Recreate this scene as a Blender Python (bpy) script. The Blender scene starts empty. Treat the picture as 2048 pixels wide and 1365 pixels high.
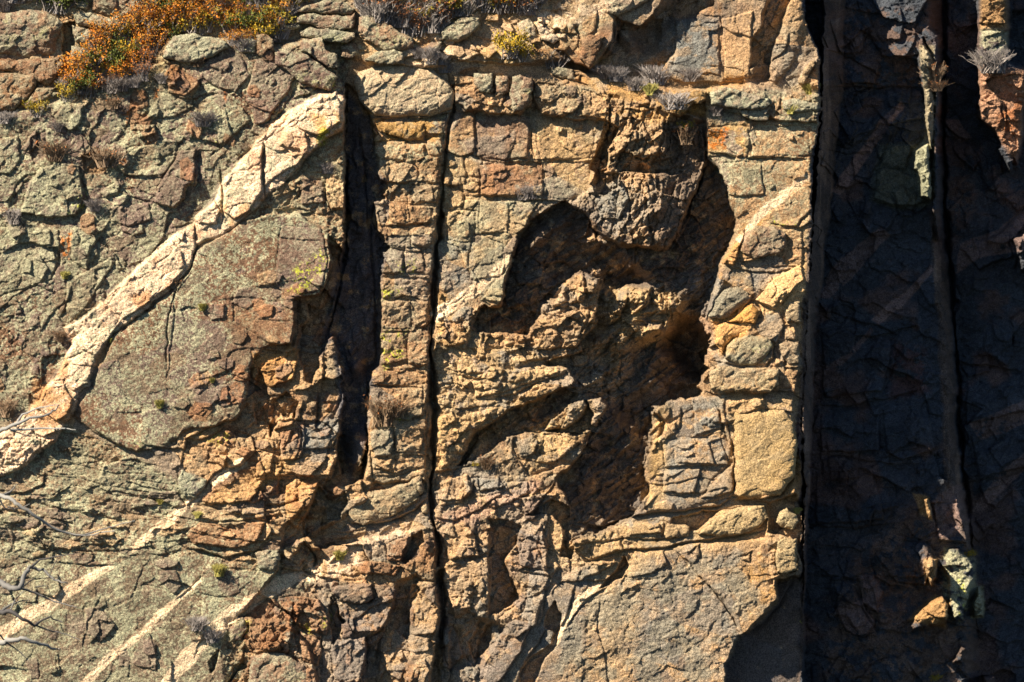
import bpy, math, random
import numpy as np
from mathutils import Vector, Matrix
# ------------------------------------------------------------------ camera, sky, sun
S = 0.03            # metres per photograph pixel on the plane of the cliff
D = 250.0           # metres from the camera to the cliff
scn = bpy.context.scene
cam = bpy.data.cameras.new('camera'); camo = bpy.data.objects.new('camera', cam)
scn.collection.objects.link(camo); scn.camera = camo
camo.location = (0, -D, 0); camo.rotation_euler = (math.pi/2, 0, 0)
cam.sensor_width = 36; cam.lens = 36*D/(2048*S); cam.clip_start = 1; cam.clip_end = 3000
cam.dof.use_dof = True; cam.dof.focus_distance = D; cam.dof.aperture_fstop = 4.0
KX, KZ = 1.35, 1.35   # sideways and downward travel of the light per unit travelled into the wall
sd = Vector((KX, 1.0, -KZ)).normalized()
sun = bpy.data.lights.new('sun', 'SUN'); suno = bpy.data.objects.new('sun', sun)
scn.collection.objects.link(suno)
suno.rotation_euler = sd.to_track_quat('-Z', 'Y').to_euler()
sun.energy = 5.0; sun.angle = math.radians(0.5); sun.color = (1.0, 0.91, 0.77)
elev = math.asin(-sd.z); azim = math.atan2(-sd.x, -sd.y)
w = bpy.data.worlds.new('World'); scn.world = w; w.use_nodes = True
nt = w.node_tree; bg = nt.nodes['Background']; sky = nt.nodes.new('ShaderNodeTexSky')
sky.sky_type = 'NISHITA'; sky.sun_disc = False; sky.sun_elevation = elev; sky.sun_rotation = azim; sky.ozone_density = 4; sky.altitude = 2600; sky.dust_density = .3; sky.air_density = .8
nt.links.new(sky.outputs[0], bg.inputs[0]); bg.inputs[1].default_value = 0.05
scn.view_settings.view_transform = 'Standard'; scn.view_settings.look = 'None'
scn.view_settings.exposure = 1.34; scn.view_settings.gamma = 1
scn.cycles.diffuse_bounces = 1; scn.cycles.max_bounces = 3
col = scn.collection
# ------------------------------------------------------------------ grid over the cliff
STEP = 1.4
us = np.arange(-150, 2200, STEP); vs = np.arange(-90, 1456, STEP)
U, V = np.meshgrid(us, vs); NV, NU = U.shape
rng = np.random.default_rng(7)
LAT = rng.random((64, 256, 256)).astype(np.float32)
_ln = [0]
def vnoise(x, y, seed):
    L = LAT[seed % 64]
    xi = np.floor(x).astype(np.int64); yi = np.floor(y).astype(np.int64)
    fx = x-xi; fy = y-yi
    fx = fx*fx*(3-2*fx); fy = fy*fy*(3-2*fy)
    x0 = xi & 255; x1 = (xi+1) & 255; y0 = yi & 255; y1 = (yi+1) & 255
    return (L[y0, x0]*(1-fx)+L[y0, x1]*fx)*(1-fy)+(L[y1, x0]*(1-fx)+L[y1, x1]*fx)*fy
def fbm(x, y, seed=0, octv=4, gain=.5):
    s = 0; a = 1; t = 0
    for i in range(octv):
        s = s+a*(vnoise(x*2**i+i*17.3, y*2**i+i*9.1, seed+i)-.5); t += a; a *= gain
    return s/t*2       # about -1..1
def rot(x, y, deg):
    c, s_ = math.cos(math.radians(deg)), math.sin(math.radians(deg))
    return x*c+y*s_, -x*s_+y*c
WU = U+6*fbm(U/55, V/55, 1, 3)+2.4*fbm(U/14, V/14, 5, 3)
WV = V+6*fbm(U/55, V/55, 9, 3)+2.4*fbm(U/14, V/14, 13, 3)
def sst(a, b, x):
    t = np.clip((x-a)/(b-a), 0, 1); return t*t*(3-2*t)
def box(pts, pad):
    p = np.array(pts, float)
    a0, b0 = p.min(0)-pad-14; a1, b1 = p.max(0)+pad+14
    i0 = max(0, int((b0+90)/STEP)); i1 = min(NV, int((b1+90)/STEP)+2)
    j0 = max(0, int((a0+150)/STEP)); j1 = min(NU, int((a1+150)/STEP)+2)
    return slice(i0, i1), slice(j0, j1)
def sdf(pts, pad=30):
    sl = box(pts, pad); x = WU[sl]; y = WV[sl]
    d = np.full(x.shape, 1e9); ins = np.zeros(x.shape, bool); n = len(pts)
    for k in range(n):
        x0, y0 = pts[k]; x1, y1 = pts[(k+1) % n]
        ex, ey = x1-x0, y1-y0; L2 = ex*ex+ey*ey+1e-9
        t = np.clip(((x-x0)*ex+(y-y0)*ey)/L2, 0, 1)
        d = np.minimum(d, (x-x0-t*ex)**2+(y-y0-t*ey)**2)
        if y0 != y1:
            ins ^= ((y0 > y) != (y1 > y)) & (x < x0+(y-y0)*ex/ey)
    d = np.sqrt(d); return sl, np.where(ins, d, -d)
def pline(pts, pad, warp=True):
    sl = box(pts, pad); x = (WU if warp else U)[sl]; y = (WV if warp else V)[sl]
    p = np.array(pts, float); seg = np.hypot(*(p[1:]-p[:-1]).T); tot = seg.sum(); acc = 0
    best = np.full(x.shape, 1e9); side = np.zeros(x.shape); tt = np.zeros(x.shape)
    for k in range(len(pts)-1):
        x0, y0 = p[k]; ex, ey = p[k+1]-p[k]; L2 = ex*ex+ey*ey+1e-9
        t = np.clip(((x-x0)*ex+(y-y0)*ey)/L2, 0, 1)
        dx = x-x0-t*ex; dy = y-y0-t*ey; q = dx*dx+dy*dy; m = q < best
        nx, ny = -ey, ex
        if nx+ny < 0: nx, ny = -nx, -ny
        best = np.where(m, q, best); side = np.where(m, np.sign(dx*nx+dy*ny), side)
        tt = np.where(m, (acc+t*seg[k])/tot, tt); acc += seg[k]
    return sl, np.sqrt(best), side, tt
H = np.zeros(U.shape)
RAG0 = fbm(U/16, V/13, 53, 4, .65)
def patch(pts, h, gx=0, gy=0, soft=3, rnd=0, rr=20, crack=0, mode='set'):
    sl, d = sdf(pts, 10+max(soft, 6)); d = d+3.5*RAG0[sl]; p = np.array(pts, float); c = (p.min(0)+p.max(0))/2
    wt = sst(-soft/2, soft/2, d)
    e = np.clip(1-np.maximum(d, 0)/rr, 0, 1)
    pl = h+gx*(U[sl]-c[0])+gy*(V[sl]-c[1])-rnd*(1-np.sqrt(1-e*e*.999))
    if mode == 'set': H[sl] = H[sl]*(1-wt)+pl*wt
    else: H[sl] += pl*wt
    if crack: H[sl] -= crack*np.exp(-(d/2.4)**2)
def ledge(pts, drop, fade=14, lip=.25, taper=True, crack=0):
    """rock above and left of the line stands proud of the rock below and right of it"""
    sl, d, s, t = pline(pts, fade*3+6)
    a = np.minimum(1, np.minimum(t, 1-t)*6+.15) if taper else 1
    low = sst(-.5, 1.6, d*s)*np.exp(-d/fade)
    hi = (1-sst(-.5, 1.6, d*s))*np.exp(-d/(fade*.8))
    H[sl] += a*drop*(-(1-lip)*low+lip*hi)
    H[sl] -= a*(drop*.14+crack)*np.exp(-(d/1.8)**2)
def inside(poly, x, y):
    c = False; n = len(poly)
    for i in range(n):
        x0, y0 = poly[i]; x1, y1 = poly[(i+1) % n]
        if (y0 > y) != (y1 > y) and x < x0+(y-y0)*(x1-x0)/(y1-y0): c = not c
    return c
_cr = random.Random(12)
def crack(pts, wd=2, dep=6, taper=True):
    if len(pts) > 4:
        q = []
        for (xa, ya), (xb, yb) in zip(pts[:-1], pts[1:]):
            for k in range(3): q.append((xa+(xb-xa)*k/3+_cr.uniform(-2.5, 2.5), ya+(yb-ya)*k/3))
        pts = q+[pts[-1]]
    sl, d, s, t = pline(pts, wd*4)
    a = np.minimum(1, np.minimum(t, 1-t)*6+.2) if taper else 1
    n = np.clip(.75+1.1*fbm(U[sl]/28, V[sl]/40, 40, 3), .12, 1.6)
    H[sl] -= a*dep*np.exp(-(d/(wd*n+.3))**2)
def voronoi(x, y, seed, jit=.85):
    """nearest and second distance, cell id, offset to the cell's centre"""
    LA = LAT[seed % 64]; LB = LAT[(seed+1) % 64]
    xi = np.floor(x).astype(np.int64); yi = np.floor(y).astype(np.int64)
    f1 = np.full(x.shape, 9.); f2 = np.full(x.shape, 9.); ox = np.zeros(x.shape); oy = np.zeros(x.shape); cid = np.zeros(x.shape, np.int64)
    for a in (-1, 0, 1):
        for b in (-1, 0, 1):
            cx = xi+a; cy = yi+b; ca = cx & 255; cb = cy & 255
            dx = x-(cx+.5+jit*(LA[cb, ca]-.5)); dy = y-(cy+.5+jit*(LB[cb, ca]-.5))
            q = np.sqrt(dx*dx+dy*dy); m = q < f1
            f2 = np.where(m, f1, np.minimum(f2, q)); ox = np.where(m, dx, ox); oy = np.where(m, dy, oy)
            cid = np.where(m, cb*256+ca, cid); f1 = np.where(m, q, f1)
    return f2-f1, cid, ox, oy
def facets(sx, sy, ang, seed, off, tilt, warp=.25):
    x, y = rot(U, V, ang); x = x/sx; y = y/sy
    x = x+warp*fbm(U/sx*1.3, V/sx*1.3, seed+3, 3); y = y+warp*fbm(U/sx*1.3, V/sx*1.3, seed+7, 3)
    e, cid, ox, oy = voronoi(x, y, seed)
    R = LAT[(seed+11) % 64].ravel()[cid]-.5; A = LAT[(seed+12) % 64].ravel()[cid]-.5; B = LAT[(seed+13) % 64].ravel()[cid]-.5
    return 2*off*R+2*tilt*(A*ox+B*oy), e, cid, LAT[(seed+14) % 64].ravel()[cid]
# ------------------------------------------------------------------ large forms (pixels; + is towards the viewer)
exec("")
patch([(-200,-120),(2300,-120),(2300,1500),(-200,1500)], 0)
# right shaded walls
ARETE = [(1612,-120),(1612,40),(1640,110),(1642,200),(1630,300),(1622,460),(1614,600),(1608,700),(1602,850),(1600,1000),(1606,1110),(1602,1240),(1596,1500)]
_r = random.Random(9); _A = []
for _i in range(len(ARETE)-1):
    for _k in range(6):
        _t = _k/6; _A.append((ARETE[_i][0]*(1-_t)+ARETE[_i+1][0]*_t+_r.uniform(-8, 5), ARETE[_i][1]*(1-_t)+ARETE[_i+1][1]*_t+_r.uniform(-6, 6)))
ARETE = _A+[ARETE[-1]]
patch(ARETE+[(2400,1500),(2400,-120)], -238, gx=0, soft=6)
patch([(1868,-120),(1872,120),(1868,250),(1872,420),(1890,540),(1905,700),(1915,900),(1925,1000),(1945,1080),(1945,1500),(2400,1500),(2400,-120)], -372, soft=30)
patch([(1955,-120),(2015,-120),(2017,120),(2060,150),(2048,230),(2035,330),(2008,300),(1985,265),(1958,230),(1955,120)], -191, soft=8, rnd=26, rr=26)
patch([(1995,300),(2030,265),(2030,320),(2020,345)], -196, soft=6, rnd=12, rr=14)
patch([(2030,480),(2100,440),(2100,560),(2040,540)], -203, soft=8, rnd=14, rr=20)
# prow edge catching the sun
patch([(1846,80),(1855,95),(1866,120),(1866,260),(1862,300),(1852,255),(1838,130)], -139, soft=6, rnd=2, rr=6)
patch([(1832,300),(1856,290),(1862,380),(1862,400),(1842,392),(1838,350),(1828,335)], -136, soft=6, rnd=2, rr=6)
patch([(1850,60),(1880,70),(1878,480),(1862,420),(1862,100)], -167, soft=14)
patch([(1895,1100),(1912,1102),(1925,1112),(1948,1135),(1945,1170),(1925,1215),(1925,1240),(1910,1245),(1895,1210),(1898,1165),(1888,1130)], -176, soft=6, rnd=16, rr=16)
patch([(1850,1125),(1872,1120),(1876,1150),(1866,1170),(1855,1150)], -149, soft=5, rnd=12, rr=10)
patch([(1862,1205),(1885,1192),(1897,1210),(1895,1245),(1872,1252),(1830,1258),(1826,1248),(1838,1228)], -163, soft=5, rnd=14, rr=12)
patch([(1945,1210),(1955,1178),(1964,1190),(1963,1230),(1945,1232)], -209, soft=5, rnd=10, rr=10)
patch([(1905,1325),(1925,1290),(1936,1300),(1925,1325)], -179, soft=5, rnd=10, rr=10)
patch([(1966,1365),(1966,1352),(1985,1352),(1985,1400)], -215, soft=5, rnd=10, rr=10)
patch([(1850,1000),(1858,992),(1862,1030),(1855,1035)], -142, soft=4, rnd=10, rr=8)
# the grazing strip of the prow that falls away to the right
patch([(1650,-120),(1690,-120),(1684,170),(1672,300),(1655,460),(1645,560),(1630,640),(1626,800),(1616,1000),(1606,1240),(1598,1450),(1596,1450),(1604,1240),(1606,1000),(1604,850),(1612,640),(1624,450),(1636,300),(1644,180)], -90, gx=-2.6, soft=5)
# left buttress
patch([(-200,60),(640,60),(690,190),(690,470),(686,520),(672,600),(655,650),(640,720),(620,800),(600,1050),(640,1100),(660,1500),(-200,1500)], 52, soft=4)
patch([(-200,-120),(1330,-120),(1250,60),(1150,120),(1010,135),(900,140),(760,130),(705,115),(690,60),(560,95),(450,80),(340,80),(300,140),(180,200),(100,210),(0,235),(-200,260)], 12, gy=.2, soft=16)
# dike and the smooth lichen slab below it
DIKE = [(640,188),(590,215),(545,250),(510,290),(470,335),(442,365),(425,400),(400,420),(388,445),(340,472),(300,510),(250,560),(200,605),(160,642),(130,655),(140,690),(112,750),(90,785),(60,825),(20,855),(-160,930),
        (-160,1030),(0,955),(50,930),(80,905),(112,880),(130,845),(150,830),(160,790),(180,775),(195,720),(230,670),(270,640),(310,600),(350,575),(372,545),(388,525),(395,490),(440,470),(482,445),(512,422),(532,395),(570,370),(610,320),(640,290),(684,262),(690,200),(668,184)]
SLABB = [(395,500),(440,472),(484,447),(530,430),(600,425),(655,470),(664,530),(640,588),(592,598),(588,640),(583,690),(540,690),(505,712),(500,745),(498,790),(470,838),(412,856),(372,862),(335,890),(270,905),(222,885),(170,850),(150,835),(182,775),(232,672),(312,602),(352,577),(386,530)]
patch(DIKE, 64, soft=5, rnd=9, rr=9)
patch([(625,190),(668,186),(690,200),(684,262),(650,285),(612,318),(600,300),(560,290),(575,235)], 78, soft=6, rnd=12, rr=16)
# lower right of buttress: stepped tan blocks
patch([(500,712),(585,690),(600,610),(660,600),(690,480),(690,800),(676,900),(640,1000),(600,1080),(350,960),(300,900),(335,890),(412,856),(500,790)], 46, gx=-.05, soft=8)
patch([(600,612),(655,600),(690,490),(690,700),(655,690),(640,722),(610,760),(596,700)], 4, soft=6)
patch([(440,840),(500,792),(503,715),(560,700),(620,740),(600,860),(560,900),(500,900)], 42, soft=6)
patch(SLABB, 66, gx=.01, soft=3, rnd=5, rr=10)
patch([(585,600),(600,598),(612,620),(608,650),(592,655)], 42, soft=3, rnd=5, rr=8)
patch([(594,605),(614,604),(616,640),(600,660),(594,640)], 40, soft=3, rnd=5, rr=8)
patch([(654,680),(664,672),(676,680),(680,745),(690,765),(680,800),(668,840),(640,862),(634,850),(634,800),(646,740)], 34, soft=4, rnd=12, rr=14)
patch([(560,900),(600,840),(640,862),(672,830),(680,900),(660,960),(560,990)], 36, soft=6, rnd=6, rr=14)
# gully
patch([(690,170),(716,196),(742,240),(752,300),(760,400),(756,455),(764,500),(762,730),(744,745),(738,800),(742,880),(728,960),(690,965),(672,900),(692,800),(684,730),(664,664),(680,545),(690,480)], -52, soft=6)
patch([(690,170),(716,196),(742,250),(735,340),(715,280),(695,240)], -24, soft=8)
patch([(700,330),(742,300),(742,350),(720,362),(742,380),(742,440),(765,500),(765,600),(755,740),(727,660),(715,500),(705,420)], -40, soft=4, gx=.15)
patch([(690,965),(728,958),(742,880),(748,960),(740,1000),(640,1060),(560,1100),(560,1060),(620,1010),(650,980)], 22, soft=10)
patch([(705,880),(728,855),(732,900),(722,935),(700,950)], 5, soft=5, rnd=8, rr=10)
# pillar
patch([(748,285),(884,278),(888,330),(882,420),(874,470),(871,520),(864,570),(858,640),(860,700),(866,760),(860,830),(868,870),(862,930),(850,965),(746,965),(740,900),(734,850),(738,760),(762,732),(762,610),(758,500),(755,455),(750,400)], 22, soft=4, rnd=10, rr=16)
patch([(742,236),(890,236),(886,282),(752,286)], 8, soft=5)
# wall to the right of the long crack
patch([(898,120),(1060,130),(1200,170),(1230,190),(1236,300),(1190,400),(1130,405),(1060,450),(1030,500),(1000,612),(958,622),(946,652),(930,700),(1000,740),(1160,770),(1090,800),(960,850),(900,935),(868,945),(870,1130),(886,1400),(860,1400),(850,900),(868,500),(890,250)], 4, soft=4)
patch([(905,150),(1020,160),(1062,165),(1062,200),(1040,232),(1010,228),(930,222),(912,205)], 26, soft=3, rnd=6, rr=10)
patch([(1068,160),(1105,152),(1150,165),(1190,175),(1218,190),(1216,240),(1150,240),(1120,234),(1080,226),(1066,200)], 24, soft=3, rnd=6, rr=10)
# bulge with its streaked right side
patch([(1218,190),(1300,215),(1380,222),(1410,240),(1412,320),(1390,390),(1360,440),(1340,492),(1290,495),(1240,490),(1200,470),(1170,430),(1140,408),(1180,380),(1190,320),(1216,250)], 34, soft=10, gx=.06)
patch([(1345,225),(1410,240),(1412,320),(1390,390),(1360,440),(1340,500),(1310,480),(1330,400),(1335,300)], 10, gx=-.72, soft=26)
# alcove
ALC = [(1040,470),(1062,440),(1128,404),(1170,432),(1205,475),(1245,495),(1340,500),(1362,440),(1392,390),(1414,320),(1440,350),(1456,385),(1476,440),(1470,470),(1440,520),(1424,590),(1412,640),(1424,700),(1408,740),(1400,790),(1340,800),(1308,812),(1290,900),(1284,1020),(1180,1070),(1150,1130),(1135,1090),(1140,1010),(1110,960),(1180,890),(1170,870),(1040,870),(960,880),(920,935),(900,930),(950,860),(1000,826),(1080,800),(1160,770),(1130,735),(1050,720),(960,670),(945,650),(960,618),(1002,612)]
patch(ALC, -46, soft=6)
patch([(1330,500),(1400,420),(1430,330),(1480,440),(1440,520),(1400,560),(1340,560)], -62, soft=10)
patch([(1100,440),(1160,470),(1300,520),(1330,560),(1240,560),(1130,540),(1060,500)], -40, soft=20)
patch([(960,665),(1052,668),(1080,630),(1092,598),(1112,600),(1128,575),(1144,560),(1160,545),(1172,542),(1194,556),(1196,600),(1194,650),(1160,680),(1165,700),(1130,708),(1060,735),(1010,742),(930,712),(926,690)], -4, soft=4, gx=-.02, rnd=6, rr=12)
patch([(1218,600),(1228,590),(1240,578),(1262,572),(1300,573),(1325,585),(1335,598),(1358,600),(1364,630),(1356,660),(1338,672),(1310,684),(1270,680),(1240,692),(1224,668),(1218,640)], -2, soft=4, rnd=10, rr=12)
patch([(1232,694),(1250,686),(1288,692),(1270,702),(1240,712)], -14, soft=4, rnd=6, rr=8)
patch([(870,625),(945,655),(930,705),(1010,745),(1065,738),(1130,742),(1090,765),(1024,790),(960,800),(868,802)], 6, soft=4)
patch([(868,804),(1010,800),(1024,812),(1010,832),(950,866),(915,932),(880,944),(868,940)], 8, soft=4, rnd=4, rr=10)
patch([(1094,862),(1104,845),(1122,815),(1140,806),(1164,802),(1172,812),(1162,835),(1130,858)], 0, soft=4, rnd=12, rr=14)
patch([(1172,802),(1200,800),(1212,818),(1208,835),(1190,858),(1180,852),(1186,830)], -4, soft=4, rnd=10, rr=12)
patch([(1024,880),(1050,865),(1080,872),(1094,866),(1150,868),(1182,862),(1176,892),(1140,925),(1060,955),(1040,925),(1024,905)], -6, soft=5, rnd=8, rr=14)
patch([(870,968),(930,945),(990,950),(1060,955),(1110,962),(1070,990),(1060,1020),(1000,1045),(900,1050),(870,1035)], 4, soft=5, rnd=4, rr=10)
patch([(1308,815),(1340,800),(1400,788),(1440,792),(1446,860),(1466,900),(1470,992),(1400,1012),(1290,1026),(1292,1005),(1302,985),(1286,925),(1302,870)], 6, soft=5, rnd=8, rr=14)
patch([(1290,925),(1308,885),(1330,870),(1330,840),(1312,825),(1290,880)], -16, soft=5, rnd=6, rr=10)
# strata under the alcove and the big smooth slab
patch([(1090,1110),(1130,1090),(1190,1068),(1245,1046),(1320,1040),(1376,1060),(1440,1020),(1530,1010),(1532,1062),(1400,1088),(1320,1102),(1200,1122),(1130,1150)], 0, soft=5, rnd=6, rr=10)
patch([(1120,1150),(1180,1125),(1290,1100),(1345,1096),(1380,1130),(1460,1220),(1484,1274),(1450,1330),(1430,1500),(900,1500),(900,1365),(980,1300),(1060,1260)], -2, soft=5, gy=-.02)
patch([(1350,1098),(1400,1088),(1550,1078),(1592,1078),(1592,1150),(1552,1155),(1556,1195),(1484,1275),(1460,1220),(1400,1150)], 9, soft=3, rnd=3, rr=8)
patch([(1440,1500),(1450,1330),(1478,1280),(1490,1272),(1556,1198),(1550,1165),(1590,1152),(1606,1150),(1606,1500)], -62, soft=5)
# lower middle wall
patch([(880,1052),(935,1040),(985,1075),(975,1110),(985,1180),(980,1215),(905,1230),(884,1150)], 6, soft=4, rnd=5, rr=10)
patch([(975,1060),(1040,1040),(1035,1090),(1010,1120),(1040,1180),(1020,1215),(985,1230),(985,1150)], -26, soft=8)
patch([(1010,1050),(1075,1010),(1140,1020),(1140,1080),(1150,1140),(1080,1190),(1040,1170),(1012,1120)], 0, soft=6, rnd=8, rr=14)
patch([(900,1240),(935,1225),(1010,1260),(960,1330),(900,1340)], -22, soft=10)
# brown blocks lower left of the crack
patch([(600,1090),(640,1100),(870,1050),(872,1130),(886,1400),(640,1400),(620,1300),(580,1250),(480,1230)], 30, soft=6)
patch([(790,1165),(800,1180),(770,1240),(740,1365),(760,1400),(860,1400),(872,1300),(874,1180),(830,1150)], 2, soft=10)
patch([(835,1160),(872,1160),(878,1290),(860,1365),(820,1365),(815,1240)], 24, soft=5, rnd=8, rr=14)
patch([(664,1190),(690,1180),(740,1210),(790,1235),(760,1265),(700,1270),(668,1230)], 34, soft=6)
# tower on the right with the recessed face above
patch([(1130,140),(1240,60),(1290,-120),(1612,-120),(1612,40),(1640,112),(1640,190),(1400,180)], -18, gx=.01, soft=6)
patch([(1350,160),(1320,140),(1345,108),(1352,42),(1400,30),(1440,0),(1440,-80),(1530,-80),(1535,40),(1520,100),(1500,170)], -8, soft=8, rnd=4, rr=14)
patch([(1330,-120),(1440,-120),(1400,20),(1345,40),(1300,110),(1260,120),(1270,60)], -58, soft=10)
patch([(1232,62),(1262,66),(1276,95),(1268,140),(1236,150)], -34, soft=5, rnd=8, rr=12)
patch([(1520,60),(1550,-60),(1575,-60),(1555,100),(1540,165),(1508,165)], -40, soft=8)
patch([(1572,5),(1608,-20),(1612,55),(1600,85),(1575,140),(1550,165),(1536,160),(1545,100),(1566,50)], -4, soft=6, rnd=10, rr=16)
patch([(1600,170),(1610,125),(1634,115),(1638,175)], 0, soft=5, rnd=8, rr=10)
patch([(1190,-120),(1350,-120),(1345,5),(1290,55),(1232,38),(1232,64),(1222,100),(1180,138),(1150,128),(1120,98),(1120,60),(1160,20)], 30, soft=5, rnd=6, rr=12)
patch([(1408,182),(1500,172),(1640,190),(1636,262),(1626,320),(1624,450),(1616,600),(1610,700),(1603,850),(1600,1000),(1606,1110),(1602,1155),(1545,1170),(1530,1060),(1534,1010),(1468,992),(1464,900),(1446,860),(1440,792),(1408,740),(1426,700),(1412,640),(1424,590),(1450,520),(1474,470),(1476,440),(1456,385),(1424,325),(1412,310)], 18, soft=4, rnd=5, rr=8)
patch([(1412,640),(1450,560),(1480,575),(1475,700),(1440,730),(1412,740)], 6, soft=6)
patch([(1600,1000),(1606,1150),(1592,1078),(1534,1066),(1534,1012),(1590,990)], -26, soft=4)
patch([(1588,620),(1616,600),(1602,1005),(1590,1000),(1585,905),(1597,720)], -6, gx=-.6, soft=6)
patch([(1596,1500),(1604,1150),(1550,1160),(1556,1200),(1490,1275),(1500,1420)], -66, soft=6)
# ledges near the top
patch([(1125,135),(1180,145),(1340,178),(1480,172),(1480,182),(1400,190),(1360,230),(1290,215),(1215,190),(1130,150)], 26, gy=.5, soft=5)
patch([(1200,180),(1270,180),(1302,200),(1300,215),(1215,215)], 30, soft=4, rnd=8, rr=8)
patch([(1420,175),(1510,172),(1545,195),(1600,200),(1640,215),(1636,245),(1560,245),(1500,222),(1425,215)], 30, soft=4, rnd=8, rr=10)
# ------------------------------------------------------------------ hollows deep enough to lie in the shade of the rock up-sun of them
SHD = np.zeros(U.shape)
def sunline(sl, d, over=1.):
    Q = H.copy(); k = np.full(H.shape, STEP/KX); b = Q[sl]; b[d > 0] = -900; kb = k[sl]; kb[d > 0] *= over
    for i in range(1, NV):
        np.maximum(Q[i, 1:], Q[i-1, :-1]-k[i, 1:], out=Q[i, 1:])
    return Q
RAG = fbm(U/22, V/18, 49, 4, .65)
def sink(pts, m=7, soft=4, rag=None):
    rag = 11 if len(pts) > 22 else 4
    sl, d = sdf(pts, 8); d = d+rag*RAG[sl]; Q = sunline(sl, d, 1.08); wt = sst(-soft/2, soft/2, d)
    SHD[sl] = np.maximum(SHD[sl], wt)
    H[sl] = H[sl]*(1-wt)+np.minimum(H[sl], Q[sl]-m-12-14*fbm(U[sl]/44, V[sl]/40, 48, 3, .5))*wt
def lit(pts, m=5, soft=3, rnd=8, rr=12, gx=0, gy=0, rag=8):
    sl, d = sdf(pts, 8); d = d+rag*RAG[sl]; Q = sunline(sl, d); wt = sst(-soft/2, soft/2, d)
    c = np.percentile(Q[sl][d > 0], 88)+m
    p = np.array(pts, float); o = (p.min(0)+p.max(0))/2; e = np.clip(1-np.maximum(d, 0)/rr, 0, 1)
    pl = c+gx*(U[sl]-o[0])+gy*(V[sl]-o[1])-rnd*(1-np.sqrt(1-e*e*.999))
    H[sl] = H[sl]*(1-wt)+np.maximum(H[sl], pl)*wt
for q in [
 [(692,185),(716,200),(742,245),(752,300),(757,345),(775,362),(773,398),(748,400),(742,440),(762,470),(774,498),(762,512),(758,600),(762,725),(742,745),(732,800),(738,880),(728,900),(720,930),(700,965),(690,940),(682,880),(690,800),(682,740),(676,690),(668,668),(650,690),(640,730),(632,750),(630,700),(645,640),(668,610),(680,545),(690,480)],
 [(655,470),(682,500),(676,560),(655,640),(640,720),(626,765),(612,760),(612,700),(620,640),(622,610),(604,602),(640,590),(662,535)],
 [(518,740),(528,760),(540,800),(535,850),(512,850),(508,800)], [(540,800),(575,782),(600,800),(590,838),(562,828),(550,850),(538,870),(532,840)],
 [(640,968),(658,1000),(690,985),(698,1008),(680,1035),(640,1050),(612,1072),(608,1040),(625,1000)], [(650,965),(690,945),(730,930),(722,958),(690,972)], [(606,1085),(625,1105),(634,1130),(622,1152),(606,1145),(600,1110)],
 [(127,50),(146,45),(150,85),(143,126),(131,124),(125,90)], [(1250,302),(1288,320),(1332,308),(1335,240),(1370,236),(1366,345),(1300,348),(1240,346),(1228,335),(1240,308)], [(1262,232),(1282,240),(1280,262),(1262,258)], [(560,1110),(575,1120),(590,1150),(566,1148),(556,1135)],
 [(1040,470),(1064,440),(1128,404),(1170,432),(1205,478),(1245,497),(1340,500),(1362,440),(1392,390),(1412,320),(1440,350),(1456,390),(1474,440),(1470,470),(1440,520),(1424,560),(1412,600),(1400,640),(1418,680),(1408,740),(1400,790),(1340,800),(1310,815),(1300,870),(1286,925),(1300,980),(1270,1030),(1200,1060),(1150,1080),(1140,1010),(1120,965),(1150,930),(1180,890),(1190,860),(1212,818),(1200,800),(1140,804),(1100,850),(1050,862),(1000,880),(950,925),(925,930),(960,870),(1020,830),(1090,800),(1150,765),(1170,730),(1195,650),(1196,556),(1165,542),(1130,575),(1100,595),(1080,625),(1050,665),(990,672),(958,655),(946,640),(960,618),(1002,610),(1028,520)],
 [(1232,62),(1270,60),(1300,40),(1350,-30),(1440,-30),(1430,10),(1400,22),(1390,40),(1365,38),(1352,44),(1348,95),(1330,130),(1320,145),(1290,160),(1250,150),(1230,140),(1220,110),(1236,85)],
 [(1536,10),(1560,-30),(1600,-30),(1580,5),(1560,60),(1545,100),(1535,160),(1505,160),(1515,130),(1502,135),(1503,80),(1520,60)],
 [(1210,240),(1235,255),(1215,300),(1215,340),(1195,352),(1180,338),(1192,310)], [(1195,345),(1240,350),(1235,375),(1210,390),(1195,385),(1180,370)],
 [(1050,1030),(1100,1000),(1140,1010),(1150,1070),(1140,1120),(1120,1110),(1130,1060),(1100,1030)],
 [(975,1040),(1010,1040),(1040,1050),(1036,1080),(1020,1100),(1010,1130),(1025,1160),(1040,1200),(1000,1230),(985,1215),(980,1160),(975,1110),(988,1080)],
 [(880,1140),(895,1180),(910,1240),(902,1262),(880,1260),(872,1200)], [(960,1240),(985,1255),(975,1300),(950,1320),(940,1290),(950,1270)],
 [(790,1170),(830,1170),(838,1180),(822,1230),(810,1280),(790,1260),(775,1270),(765,1250),(785,1210)], [(732,1275),(765,1252),(760,1290),(755,1365),(740,1420),(712,1420),(720,1365),(733,1320)],
 [(1040,1345),(1070,1312),(1104,1290),(1108,1270),(1088,1255),(1092,1230),(1110,1200),(1122,1230),(1114,1290),(1086,1330),(1050,1400),(1030,1400)],
 [(1246,1115),(1258,1130),(1245,1155),(1220,1165),(1195,1178),(1210,1160),(1235,1140)], [(1340,1060),(1395,1062),(1440,1022),(1400,1024),(1345,1035)], [(470,1330),(485,1320),(494,1335),(470,1365),(450,1400),(445,1380)],
 [(664,1195),(684,1235),(692,1245),(680,1250),(668,1290),(655,1250),(660,1220)], [(420,1325),(440,1300),(442,1312),(425,1345)],[(820,1070),(845,1062),(850,1085),(830,1105),(808,1125),(800,1118)],
 ]: sink(q, 24 if q[0] == (692,185) else 7)
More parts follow.
